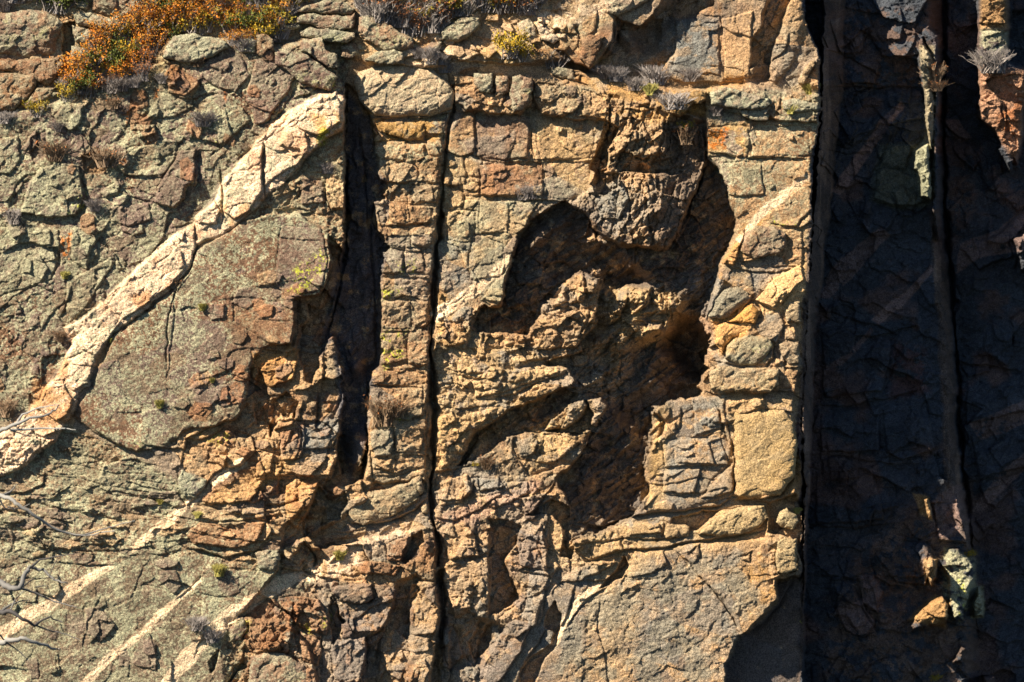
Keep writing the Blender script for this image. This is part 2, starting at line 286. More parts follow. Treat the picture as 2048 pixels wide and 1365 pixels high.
for q, m, gx_ in [
 ([(1218,600),(1228,590),(1240,578),(1262,572),(1300,573),(1325,585),(1335,598),(1358,600),(1364,630),(1356,660),(1338,672),(1310,684),(1270,680),(1240,692),(1224,668),(1218,640)], 6, -.1),
 ([(1232,694),(1250,686),(1288,692),(1270,702),(1240,712)], 5, 0), ([(1094,862),(1104,845),(1122,815),(1140,806),(1164,802),(1172,812),(1162,835),(1130,858)], 6, 0),
 ([(1174,802),(1200,800),(1212,818),(1208,835),(1190,858),(1182,852),(1188,830)], 5, 0), ([(1180,500),(1190,478),(1215,480),(1235,505),(1225,510),(1200,500)],4,0),
 ([(1024,880),(1050,868),(1080,874),(1094,868),(1150,870),(1180,864),(1174,892),(1140,925),(1060,955),(1040,925),(1024,905)], 6, 0),
 ([(1235,850),(1248,842),(1244,862)], 5, 0), ([(1398,620),(1406,600),(1412,640),(1406,650)], 4, 0), ([(700,716),(716,714),(722,740),(712,750)], 5, 0), ([(704,880),(727,852),(734,900),(722,935),(704,950)], 5, 0), ([(1066,465),(1085,450),(1098,455),(1080,490),(1060,500)],5,0),
 ([(1236,68),(1250,62),(1272,85),(1275,108),(1266,100),(1250,84)],5,0), ([(1075,1035),(1090,1020),(1110,1028),(1100,1050),(1078,1052)],5,0),
 ]: lit(q, m, gx=gx_)
def boxb(A, r):
    for ax in (0, 1):
        P = np.pad(A, [(r+1, r) if k == ax else (0, 0) for k in (0, 1)], mode='edge'); Q = np.cumsum(P, axis=ax)
        A = (Q[2*r+1:] - Q[:-2*r-1])/(2*r+1) if ax == 0 else (Q[:, 2*r+1:]-Q[:, :-2*r-1])/(2*r+1)
    return A
_m = (SHD > .6).astype(float); _n = H*_m; _d = _m+1e-6
for _ in range(3): _n = boxb(_n, 6); _d = boxb(_d, 6)
H = np.where(SHD > .6, _n/np.maximum(_d, 1e-4), H)
# ------------------------------------------------------------------ zone weights
def zone(pts, soft=30):
    z = np.zeros(U.shape); sl, d = sdf(pts, soft); z[sl] = sst(-soft/2, soft/2, d); return z
HILL = zone([(-200,-120),(1230,-120),(1230,20),(1150,110),(1010,125),(900,130),(700,110),(560,90),(450,100),(330,130),(200,200),(-200,250)], 20)
UL = zone([(-200,200),(200,180),(330,110),(560,90),(700,110),(685,190),(600,215),(540,250),(440,365),(390,440),(200,605),(60,825),(-200,930)], 12)
ZD = np.zeros(U.shape); sl, dd = sdf(DIKE, 10); ZD[sl] = sst(-1.5, 1.5, dd)
ZB = zone(SLABB, 10)
TRI = zone([(488,447),(610,320),(690,262),(692,470),(664,530),(640,450),(600,425)], 8)
LOWL = zone([(-200,950),(130,850),(230,890),(420,1000),(600,1060),(640,1120),(640,1500),(-200,1500)], 20)
LL = zone([(-200,1130),(200,1125),(420,1110),(470,1140),(640,1160),(560,1230),(460,1250),(440,1500),(-200,1500)], 14)
TAN = zone([(300,900),(412,856),(500,790),(500,712),(585,690),(600,600),(690,480),(690,960),(870,960),(870,1060),(640,1080),(420,1010)], 20)
PIL = zone([(740,230),(890,230),(888,330),(870,520),(866,960),(738,960),(735,760),(764,730),(750,400)], 6)
BOTB = zone([(450,1240),(600,1160),(650,1090),(870,1050),(886,1500),(450,1500)], 14)
CEN = zone([(880,130),(1220,180),(1236,300),(1190,400),(1120,410),(1060,440),(1000,612),(900,700),(870,700),(890,250)], 10)
WALLT = zone([(870,620),(950,640),(1040,600),(1120,560),(1200,560),(1240,570),(1370,580),(1364,690),(1250,730),(1150,800),(1000,860),(1210,790),(1220,860),(1100,960),(1300,1100),(1130,1160),(980,1340),(880,1500),(860,940)], 20)
BUL = zone([(1218,190),(1400,230),(1412,320),(1340,500),(1240,490),(1130,404),(1190,380)], 10)
ALZ = zone(ALC, 16)
TOW = zone([(1290,-120),(1612,-120),(1640,110),(1642,200),(1622,460),(1602,850),(1606,1150),(1540,1170),(1530,1060),(1468,992),(1440,792),(1400,740),(1424,590),(1476,440),(1412,310),(1408,182),(1320,150)], 8)
SMOOTH = zone([(1150,1130),(1345,1096),(1592,1078),(1592,1150),(1484,1275),(1430,1500),(1100,1500),(1130,1250)], 20)
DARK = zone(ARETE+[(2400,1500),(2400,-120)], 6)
STRIP = zone([(1650,-120),(1690,-120),(1684,170),(1672,300),(1655,460),(1645,560),(1630,640),(1626,800),(1616,1000),(1606,1240),(1598,1450),(1590,1450),(1600,1240),(1602,1000),(1600,850),(1606,640),(1618,450),(1630,300),(1644,180)], 6)+zone([(1862,420),(1880,420),(1897,540),(1905,700),(1915,900),(1925,1000),(1945,1080),(1930,1100),(1895,1000),(1885,800),(1872,600)], 10)
# ------------------------------------------------------------------ jointing and facets
f1, e1, c1, r1 = facets(95, 70, 8, 2, 1, 3.4, .25)
f2, e2, c2, r2 = facets(44, 30, -14, 21, 1, 3.2, .28)
f3, e3, c3, r3 = facets(18, 12, -30, 33, .9, 3.0, .35)
f4, e4, c4, r4 = facets(8, 5, -20, 45, 1, 2, .5)
fs, es, cs, rs = facets(120, 15, 8, 50, 1, 1, .35)      # flat-lying strata
fu, eu, cu, ru = facets(15, 60, 14, 27, 1, 1, .35)      # upright flakes
def cr(e, wd): return np.exp(-(e/wd)**2)
nbig = fbm(U/160, V/160, 3, 4)
nmid = fbm(U/40, V/40, 20, 4)
rx, ry = rot(U, V, -38)
grain = fbm(rx/26, ry/6, 31, 4, .6)                    # rising to the right
gx2, gy2 = rot(U, V, 72)
grain2 = fbm(gx2/40, gy2/7, 36, 4, .6)                 # steep streaks
gritty = fbm(U/7, V/7, 44, 3, .6)
gate = sst(-.15, .35, fbm(U/60, V/60, 52, 3))           # joints open and close
gate2 = sst(-.1, .3, fbm(U/30, V/30, 55, 3))
rough = .35*HILL+.42*UL+.25*ZB+.8*TRI+.42*LOWL+.55*TAN+.6*PIL+.5*BOTB+.75*CEN+.5*WALLT+.8*BUL+.6*ALZ+.45*TOW+.38*SMOOTH+.8*DARK+.35*ZD
rough = np.clip(rough*np.where(LL > .5, .45, 1)*(1-.7*ZB)*(1-.5*STRIP), .15, 2.4)
FLAT = np.clip(zone([(886,225),(1190,232),(1180,398),(1060,400),(1000,600),(900,620),(880,480),(890,300)], 20)+zone([(1430,325),(1620,322),(1616,445),(1480,455)], 14)+zone([(1330,20),(1520,0),(1500,165),(1320,150)], 20)+zone([(1412,250),(1622,255),(1620,315),(1414,310)], 10), 0, 1)
rough *= 1-.55*FLAT
big = np.clip(.6*UL+.25*ZB+.7*TRI+.5*LOWL+1.3*TAN+.5*PIL+1.2*BOTB+.5*CEN+.8*WALLT+1.1*BUL+.8*ALZ+.7*TOW+.1*SMOOTH+1.6*DARK+.3*HILL+.2*ZD, .1, 3)*(1-.6*STRIP)
big *= 1-.5*FLAT
H += big*(4.2*f1-1.1*cr(e1, .025)*gate)
H += rough*(2.9*f2-.7*cr(e2, .035)*gate2)
H += rough*(1.75*f3-.3*cr(e3, .08))
H += (.2+.8*rough)*1.05*f4
H += (TAN*.45+LOWL*.7*(1-LL)+.5*ALZ+.35*WALLT)*(3.2*fs-2.4*cr(es, .10))
H += (BUL*1.8+.45*BOTB+.5*WALLT+.3*TRI)*(3.2*fu-2.6*cr(eu, .12))
H += rough*1.5*nmid+big*6*nbig
H += (.3+.5*rough)*.9*grain*(1-ZD)+ (BUL+.5*WALLT+STRIP*.8+.4*SMOOTH)*2.2*grain2
H += (.45+.5*rough)*gritty
ff, ef, cf, rf = facets(120, 13, -36, 38, 1, 2.2, .4)
fold = fbm((rx+18*fbm(U/70, V/70, 12, 2))/60, ry/9, 41, 4, .62)
H += SHD*(ALZ*(6*fold+3*ff-1.2*cr(ef, .08)+2.5*grain2+3.2*f2-2*cr(e2, .05)*gate2)+1.5*f3)
H += ZD*(2.2*fbm(U/18, V/18, 58, 4, .6)-2.2*cr(e2, .06)*gate2)
H += SMOOTH*5*fbm(U/70, V/90, 60, 4)
# stacked blocks of the pillar and the courses of the central wall
brd = random.Random(3)
def blk(x0, y0, x1, y1, h=0, rnd=3, rr=7, ck=1.6, tl=.14):
    j = lambda q: brd.uniform(-q, q)
    mx_, my_ = (x0+x1)/2, (y0+y1)/2; q_ = 5; p = [(x0+j(q_), y0+j(q_)+2), (mx_+j(6), y0+j(3)), (x1-3+j(2), y0+j(3)+2), (x1+j(2), my_+j(5)), (x1-2+j(3), y1-2+j(2)), (mx_+j(6), y1+j(3)), (x0+2+j(2), y1-2+j(2)), (x0+j(2), my_+j(5))]
    sl, d = sdf(p, 10); wt = sst(-1, 2, d); e = np.clip(1-np.maximum(d, 0)/rr, 0, 1)
    H[sl] += wt*(h+j(3)+rnd+j(tl)*(U[sl]-mx_)+(j(tl)+.03)*(V[sl]-my_)-rnd*(1-np.sqrt(1-e*e*.999)))-ck*np.exp(-(d/2.)**2)
for b_ in [(752,290,850,322),(850,275,886,312),(756,324,838,362),(838,312,880,368),(776,364,880,408),(745,395,774,455),(778,405,820,450),(820,412,864,453),(776,455,822,498),(822,455,870,490),(760,500,808,552),(806,495,868,548),
           (758,556,862,598),(762,600,822,658),(822,600,858,652),(760,660,815,732),(812,655,860,732),(732,742,850,773),(760,776,846,836),(846,770,862,830),(788,845,866,908),(742,912,860,942)]:
    blk(*b_)
for b_ in [(950,228,1060,320),(888,225,948,310),(1062,232,1188,322),(886,312,932,370),(930,312,965,352),(960,325,1087,390),(1090,325,1185,398),(886,372,925,418),(925,355,960,392),(896,420,955,485),(960,402,1020,470),(1022,402,1080,450),(940,470,1010,560),
           (1412,250,1500,314),(1500,252,1622,316),(1440,325,1530,395),(1545,462,1606,536),(1420,740,1490,786),(1490,738,1560,786),(664,1272,745,1365),(640,1085,745,1160),(512,960,600,1010),(470,860,560,900),(560,985,640,1040)]:
    blk(*b_, rnd=1.5, rr=5, ck=2.2, tl=.05)
# single traced blocks: outline, step, slope across, slope down, stone
CH = []
def chunk(p, h=7, gx=0, gy=0, tint=None, amt=.6, ck=1.6):
    sl, d = sdf(p, 8); c = np.array(p, float); c = (c.min(0)+c.max(0))/2; wt = sst(-.6, 1.6, d); e = np.clip(1-np.maximum(d, 0)/5, 0, 1)
    H[sl] += wt*(h+gx*(U[sl]-c[0])+gy*(V[sl]-c[1])-ck*e*e)-ck*np.exp(-(d/1.7)**2)
    if tint: CH.append((p, tint, amt))
for c_ in [
 ([(262,165),(290,140),(330,122),(345,140),(395,160),(400,172),(383,190),(385,215),(350,235),(310,240),(262,200)], 5, .03, -.03, 'l'), ([(345,128),(400,160),(398,170),(370,192),(338,190),(330,150)], 6, .05, 0, 'r'), ([(110,230),(130,208),(190,190),(188,200),(165,215),(165,245),(145,262),(120,250)], 9, -.05, .1, 'l'),
 ([(262,200),(310,240),(300,260),(262,262),(258,215)], 3, .05, .05, 'r'), ([(55,370),(80,335),(120,320),(158,330),(164,395),(150,428),(125,432),(40,430),(50,400)], 12, -.06, .02, 'l'), ([(320,370),(350,320),(362,300),(392,298),(394,340),(388,362),(372,372),(368,395),(345,412),(310,405)], 12, .05, .08, 'b'),
 ([(200,385),(235,362),(240,372),(235,390),(210,397)], 7, 0, .1, 'l'), ([(250,300),(320,280),(355,285),(350,320),(325,355),(250,350),(235,330)], 5, -.05, .02, 'l'), ([(395,200),(440,185),(480,215),(500,240),(470,270),(440,300),(432,262),(400,258),(380,215)], 5, .04, 0, 'l'),
 ([(510,120),(560,110),(590,150),(580,175),(560,205),(540,240),(512,250),(490,200)], 8, .04, .04, 'b'), ([(40,300),(70,260),(75,290),(60,310)], 6, .1, 0, 'b'), ([(60,278),(95,262),(95,300),(70,330),(60,310)], -4, .1, 0, 'b'), ([(165,310),(200,305),(214,348),(170,345)], -10, -.1, .1, 't'),
 ([(215,412),(255,410),(300,405),(300,440),(258,452),(218,440)], 4, .03, .03, 'b'), ([(275,250),(312,250),(312,268),(280,275)], 9, .1, .1, 'l'), ([(440,90),(480,110),(500,150),(470,185),(440,180),(400,150),(410,120)], 5, 0, .05, 'b'), ([(0,280),(35,275),(40,320),(20,350),(-20,345)], 7, 0, 0, 'l'),
 ([(-20,455),(120,455),(125,500),(100,560),(-20,600)], 3, .02, 0, 'l'), ([(130,560),(175,540),(210,520),(230,525),(150,640),(132,620)], 5, 0, 0, 'l'), ([(140,455),(200,450),(205,462),(180,500),(172,540),(145,520)], 4, 0, .03, 'l'),
 ([(500,700),(560,710),(580,690),(600,700),(590,760),(540,775),(505,760)], 10, .1, .1, 'o'), ([(518,800),(590,790),(600,800),(585,850),(545,860)], 10, .08, .12, 't'), ([(556,845),(610,840),(612,880),(600,920),(560,925)], 10, .1, .1, 'r'), ([(606,850),(680,832),(676,870),(660,895),(605,900)], 9, .12, .1, 's'),
 ([(510,870),(545,880),(540,950),(512,955)], 6, .1, .1, 't'), ([(545,925),(600,920),(650,905),(672,915),(665,950),(600,955),(550,955)], 7, .05, .12, 't'), ([(575,975),(595,960),(640,962),(632,990),(605,1040),(590,1060),(570,1040)], 14, .15, .05, 'o'),
 ([(455,880),(500,870),(510,900),(480,935),(455,940),(430,900)], 9, .1, .1, 't'), ([(440,950),(520,925),(530,960),(500,1000),(420,1010),(400,1000)], 9, .08, .1, 'r'), ([(380,1010),(440,1018),(560,1015),(560,1032),(480,1040),(400,1040)], 6, 0, .2, 't'), ([(400,1045),(480,1040),(530,1045),(510,1085),(470,1095),(390,1090),(370,1070)], 10, .04, .12, 'r'),
 ([(530,1040),(570,1035),(600,1055),(590,1070),(560,1085),(530,1075)], 8, .05, .15, 't'), ([(640,1100),(690,1080),(700,1100),(660,1130)], 6, .1, .1, None), ([(560,1200),(590,1195),(640,1200),(655,1235),(650,1270),(610,1262),(570,1240)], 10, .1, 0, 'r'),
 ([(500,1210),(550,1200),(590,1245),(580,1290),(530,1310),(500,1300),(480,1260)], 10, .1, .05, 'r'), ([(600,1265),(638,1255),(645,1300),(635,1330),(605,1320),(598,1290)], 8, .1, 0, 'r'), ([(668,1275),(700,1280),(755,1265),(760,1275),(735,1300),(728,1365),(725,1400),(680,1400),(665,1340),(662,1300)], 10, .06, 0, 'b'),
 ([(685,1205),(735,1205),(745,1195),(790,1190),(785,1215),(765,1262),(710,1265),(690,1240)], 9, .1, .05, 'b'), ([(820,1165),(872,1160),(876,1230),(870,1270),(820,1272),(815,1230)], 10, .1, 0, 't'), ([(770,1275),(820,1272),(872,1280),(866,1340),(850,1400),(760,1400),(755,1340)], 8, .1, 0, 't'),
 ([(885,1260),(905,1252),(915,1270),(930,1310),(900,1340),(885,1330)], 12, .1, .1, 'b'), ([(950,1330),(990,1270),(1030,1240),(1060,1250),(1040,1310),(1000,1365),(940,1400)], 12, .1, .05, 'b'), ([(1000,1240),(1060,1190),(1085,1200),(1070,1250),(1030,1280)], 10, .1, .1, None),
 ([(895,1095),(935,1120),(985,1110),(985,1170),(980,1240),(910,1240),(885,1180)], 7, .08, 0, 't'), ([(880,1055),(930,1045),(950,1070),(960,1110),(900,1118)], 10, .1, .1, 't'), ([(1030,1060),(1080,1050),(1100,1090),(1090,1140),(1040,1130)], 10, .1, .1, 'b'),
 ([(770,1085),(815,1070),(810,1120),(775,1118)], 8, .1, .1, 'r'), ([(700,1130),(770,1120),(800,1130),(790,1150),(720,1150)], 8, .05, .15, 'r'), ([(925,398),(1080,402),(1040,470),(1015,560),(1000,605),(965,600),(930,520),(892,440)], 6, .03, 0, 'l'),
 ([(950,228),(1058,235),(1060,320),(955,320)], 2, 0, 0, 'b'), ([(960,328),(1085,330),(1085,390),(960,390)], 2, 0, 0, 'r'), ([(1070,235),(1130,240),(1185,300),(1180,322),(1080,322)], 2, 0, 0, 't'),
 ([(1050,640),(1140,610),(1190,620),(1190,650),(1150,690),(1070,700)], 7, .05, .1, 't'), ([(870,640),(930,650),(935,690),(890,695)], 6, .1, .1, 'r'), ([(880,835),(950,825),(1005,812),(950,860),(915,930),(880,935)], 5, 0, .05, 't'),
 ([(940,760),(1020,750),(1090,735),(1120,745),(1020,785),(950,795)], 6, 0, .15, 't'), ([(880,965),(935,950),(945,985),(925,1005),(880,1010)], 8, .1, .1, 't'), ([(1380,790),(1440,795),(1445,860),(1390,868)], 5, 0, .05, 's'), ([(1325,880),(1380,872),(1440,880),(1460,930),(1330,938)], 5, 0, .05, 's'),
 ([(462,595),(590,605),(582,690),(545,690),(470,650)], 2, .05, .04, None), ([(560,450),(640,455),(655,520),(640,580),(600,590),(550,540)], 3, .03, .02, 'b'), ([(652,350),(688,358),(692,415),(660,418),(648,400)], 8, .1, .1, 't'), ([(606,352),(645,365),(648,408),(605,410)], 6, .1, .05, 'b'),
 ([(1660,40),(1700,30),(1730,60),(1725,100),(1680,105)], 14, .1, .2, None), ([(1735,55),(1800,50),(1850,70),(1840,120),(1760,110)], 18, .1, .3, None), ([(1670,110),(1720,115),(1760,130),(1750,165),(1680,165)], 12, .2, .2, None),
 ([(1770,290),(1830,285),(1855,300),(1862,400),(1810,415),(1745,398)], 16, .1, .1, None), ([(1660,180),(1840,182),(1850,240),(1760,250),(1700,300),(1665,290)], 8, .1, .1, None), ([(1750,1105),(1790,1075),(1850,1085),(1870,1130),(1850,1170),(1790,1165)], 26, .3, .3, None),
 ([(1715,1150),(1745,1145),(1768,1180),(1755,1225),(1725,1205)], 22, .2, .3, None), ([(1672,1215),(1705,1170),(1750,1245),(1730,1275),(1690,1260)], 18, .2, .2, None), ([(1865,1005),(1920,1005),(1940,1040),(1930,1090),(1875,1080)], 24, .1, .3, None),
 ([(1640,830),(1700,815),(1760,815),(1755,900),(1640,905)], 12, .1, .2, None), ([(1765,815),(1850,795),(1870,900),(1800,920),(1770,900)], 16, .1, .3, None), ([(1630,940),(1740,930),(1770,1040),(1630,1045)], 12, .1, .1, None), ([(1640,660),(1720,650),(1780,680),(1765,780),(1650,800)], 14, .1, .1, None),
 ([(1905,290),(1935,280),(1960,320),(1945,345),(1915,320)], 20, .2, .2, None), ([(1920,500),(1990,470),(2048,420),(2060,500),(1960,540)], 14, .1, .2, None), ([(1930,740),(2060,745),(2060,820),(1935,850)], 14, .1, .2, None), ([(1940,860),(2060,840),(2060,930),(1960,960)], 14, .1, .2, None),
 ([(596,200),(640,188),(672,190),(684,215),(680,250),(640,275),(610,260),(575,235)], 9, .1, .1, None), ([(530,285),(575,240),(610,262),(618,300),(600,325),(560,350),(530,375)], 6, .08, .08, None), ([(446,345),(500,300),(526,290),(526,380),(500,425),(470,440),(444,420)], 10, .1, .1, None),
 ([(398,420),(425,395),(440,420),(432,445),(400,445)], 6, .1, .1, None), ([(300,512),(342,480),(365,500),(370,535),(345,570),(300,600),(250,640),(215,610),(250,562)], 6, .04, .04, None), ([(130,655),(200,608),(245,645),(195,715),(165,700)], 4, .04, .04, None),
 ([(105,762),(158,708),(190,730),(178,770),(150,785),(130,760)], 5, .1, .1, None), ([(70,815),(98,765),(130,770),(148,800),(140,830),(115,840)], 7, .12, .12, 'o'), ([(20,880),(60,830),(110,850),(105,880),(50,925),(10,930)], 5, .1, .1, None),
 ([(1490,460),(1480,500),(1470,530),(1440,525),(1478,480)], 8, .1, .1, 'o'), ([(1510,600),(1545,560),(1600,530),(1608,560),(1570,600),(1545,620)], 7, .1, .1, 'o'), ([(1505,650),(1556,620),(1566,650),(1552,690),(1520,672)], 7, .1, .1, 's'), ([(1565,645),(1602,648),(1600,678),(1566,680)], 7, .1, .1, 't'),
 ([(1420,745),(1500,738),(1505,782),(1425,780)], 4, .05, .05, None), ([(1450,795),(1530,790),(1590,800),(1590,830),(1520,820),(1456,830)], 6, .03, .1, 't'), ([(1350,890),(1420,882),(1425,930),(1350,930)], 5, .05, .05, 't'), ([(1330,945),(1400,940),(1390,985),(1325,985)], 6, .05, .1, 't'),
 ([(1400,995),(1465,925),(1468,985),(1440,992)], 7, .1, .1, 't'), ([(1180,1090),(1240,1080),(1246,1105),(1185,1118)], 7, .1, .2, 't'), ([(1250,1050),(1322,1045),(1326,1068),(1255,1072)], 8, .1, .2, 't'), ([(1120,1130),(1200,1120),(1235,1125),(1190,1150),(1160,1165),(1120,1165)], 8, .1, .1, 't'),
 ([(1265,1110),(1330,1098),(1335,1130),(1290,1150),(1255,1155)], 6, .06, .06, 't'), ([(1030,885),(1060,872),(1078,880),(1065,910),(1040,915)], 7, .15, .15, 's'), ([(1095,872),(1150,872),(1165,885),(1110,925),(1075,925)], 8, .12, .12, 't'), ([(940,960),(1000,955),(1010,975),(955,985)], 7, .1, .2, 's'),
 ([(960,1000),(1010,965),(1055,965),(1050,990),(990,1020)], 8, .1, .1, None), ([(1040,1000),(1070,980),(1085,1000),(1060,1030)], 8, .1, .1, None), ([(900,700),(960,690),(1010,745),(985,760),(915,750)], 5, .05, .08, 't'), ([(1010,700),(1070,690),(1080,720),(1030,735)], 5, .08, .08, 's'),
 ([(1140,700),(1180,690),(1175,725),(1150,735)], 6, .1, .1, 't'), ([(1165,180),(1215,195),(1212,240),(1165,232)], 5, .05, .05, 't'), ([(1330,20),(1400,45),(1440,50),(1440,150),(1345,140),(1352,60)], 3, .02, .02, None), ([(1445,40),(1505,20),(1500,160),(1450,160)], 5, .05, 0, 't'),
 ([(560,115),(640,128),(665,150),(655,178),(600,160)], 4, .05, .05, None), ([(1060,20),(1100,20),(1140,40),(1130,60),(1080,40)], 8, .1, .2, None), ([(960,100),(1010,80),(1050,100),(1010,120),(970,120)], 8, .1, .2, None), ([(880,100),(940,80),(960,110),(910,128)], 9, .1, .2, None),
 ([(1215,320),(1225,288),(1250,248),(1262,262),(1260,288),(1240,304),(1230,322)], 9, .15, .1, 't'), ([(1284,240),(1330,238),(1328,268),(1300,290),(1286,272)], 9, .15, .1, 't'), ([(1290,300),(1326,292),(1324,312),(1290,314)], 8, .1, .1, 't'),
 ([(1190,400),(1215,372),(1240,360),(1256,400),(1240,440),(1205,440)], 8, .15, .1, 's'), ([(1244,362),(1290,356),(1296,400),(1262,430),(1256,400)], 8, .15, .1, 't'), ([(1296,358),(1326,360),(1322,420),(1300,440),(1290,410)], 8, .15, .1, 's'), ([(1250,440),(1296,425),(1300,470),(1262,482)], 9, .15, .15, 't'),
 ([(1222,600),(1236,580),(1256,576),(1254,604),(1240,632),(1226,628)], 8, .15, .1, 't'), ([(1260,580),(1300,578),(1300,610),(1270,630),(1256,622)], 8, .1, .1, 't'), ([(1306,582),(1324,588),(1322,615),(1306,618)], 8, .1, .1, 't'), ([(1242,640),(1336,636),(1338,668),(1300,682),(1246,676)], 8, .05, .15, 't'),
 ([(1340,605),(1360,606),(1360,640),(1340,645)], 7, .1, .1, 't'), ([(1140,560),(1170,545),(1168,600),(1136,606)], 9, .15, .1, 't'), ([(1172,545),(1194,556),(1190,590),(1174,600)], 6, .1, .1, 's'), ([(1096,600),(1130,580),(1132,602),(1105,620)], 7, .1, .1, 't'),
 ([(1000,560),(1028,520),(1060,480),(1030,470),(1010,500)], 5, .1, 0, 'b'), ([(960,600),(985,570),(1015,545),(1005,600),(985,614)], 6, .08, .04, 'l'),
]: chunk(c_[0], c_[1], c_[2], c_[3], c_[4])
def strew(poly, n, smin, smax, el, ang, hh=3, tl=.14, tints=(None,)):
    xs = [p[0] for p in poly]; ys = [p[1] for p in poly]; k = 0; tr = 0
    while k < n and tr < n*8:
        tr += 1; x = brd.uniform(min(xs), max(xs)); y = brd.uniform(min(ys), max(ys))
        if not inside(poly, x, y): continue
        k += 1; R_ = brd.uniform(smin, smax); m = brd.choice((4, 5, 5, 6)); a0 = brd.uniform(0, 6.28); c, q = math.cos(math.radians(ang+brd.uniform(-14, 14))), math.sin(math.radians(ang+brd.uniform(-14, 14))); p = []
        for i in range(m):
            t = a0+(i+brd.uniform(-.25, .25))*6.283/m; dx = math.cos(t)*R_*el; dy = math.sin(t)*R_/el; p.append((x+dx*c-dy*q, y+dx*q+dy*c))
        chunk(p, hh+brd.uniform(-2.5, 3), brd.uniform(-tl, tl)+.03, brd.uniform(-tl, tl)+.03, brd.choice(tints), .5, .15)
strew([(700,20),(1130,20),(1130,130),(1010,132),(720,120)], 46, 7, 20, 1.2, 0, 8, .3, ('l', 'p', 'p', 't', None))
strew([(0,0),(330,0),(300,120),(190,190),(0,225)], 24, 9, 24, 1.2, 0, 6, .2, ('l', 'b', None))
strew([(0,250),(330,130),(640,130),(600,200),(440,350),(380,440),(190,600),(60,800),(0,840)], 70, 9, 26, 1.15, 70, 3, .12, ('l', 'b', 'l', None, 'r', None))
strew([(430,600),(655,470),(655,540),(590,600),(580,690),(500,715),(495,800),(410,852),(340,850),(380,740)], 34, 9, 26, 1.15, -20, 2.2, .10, ('b', 'r', 't', None, 'b'))
strew([(440,860),(600,640),(690,700),(680,960),(860,970),(860,1050),(640,1080),(430,1000)], 55, 8, 24, 1.2, -25, 4, .22, ('t', 'b', None, 'r', 's', None))
strew([(470,1240),(640,1150),(870,1070),(885,1365),(470,1365)], 40, 8, 24, .8, 0, 4, .2, ('b', None, 'r', None))
strew([(870,640),(1180,560),(1230,740),(1000,860),(880,940)], 45, 7, 20, 1.3, -18, 3, .2, ('t', None, 's', 't'))
strew([(870,960),(1100,960),(1140,1040),(1130,1150),(960,1365),(880,1365)], 50, 8, 24, .85, 10, 4, .22, ('t', None, 'b', 's'))
strew([(1060,870),(1200,800),(1190,900),(1090,950)], 12, 7, 16, 1.2, -30, 4, .25, ('t', 's'))
strew([(0,960),(420,1000),(620,1080),(600,1130),(0,1120)], 45, 9, 24, 1.6, 6, 3, .15, ('l', None, 'b', 't'))
strew([(0,1130),(450,1130),(600,1170),(420,1365),(0,1365)], 24, 12, 34, 1.1, 60, 1.5, .05, ('l', None, 'b'))
strew([(890,150),(1210,190),(1190,390),(1060,420),(960,600),(880,620)], 40, 8, 22, 1.0, 0, 1.5, .08, ('l', None, 'b', 't'))
strew([(1420,190),(1630,200),(1600,1000),(1480,1000),(1440,560)], 40, 8, 24, 1.1, 0, 2, .12, ('l', None, 't', 's'))
strew([(1310,810),(1450,800),(1465,1000),(1300,1015)], 22, 8, 20, 1.4, -10, 2.5, .12, ('t', None, 's'))
strew([(1220,230),(1330,230),(1320,480),(1200,460)], 30, 6, 15, .7, 15, 3, .22, (None, 't', 's'))
strew([(1140,1150),(1540,1100),(1440,1365),(1120,1365)], 34, 6, 24, .8, 20, .6, .05, (None, 't', 's'))
strew([(1060,450),(1400,400),(1400,760),(1290,1020),(1150,1060),(1180,900),(1200,600)], 60, 10, 34, 1.5, -38, 5, .25, (None,))
strew([(1650,0),(1880,0),(1930,1365),(1610,1365)], 90, 14, 50, 1.2, 75, 7, .25, (None, None, 'd'))
strew([(1900,0),(2100,0),(2100,1365),(1960,1365)], 50, 14, 50, 1.2, 75, 7, .25, (None, None, 'd'))
strew([(690,200),(760,300),(760,720),(700,940)], 22, 8, 26, .6, 0, 5, .25, (None,))
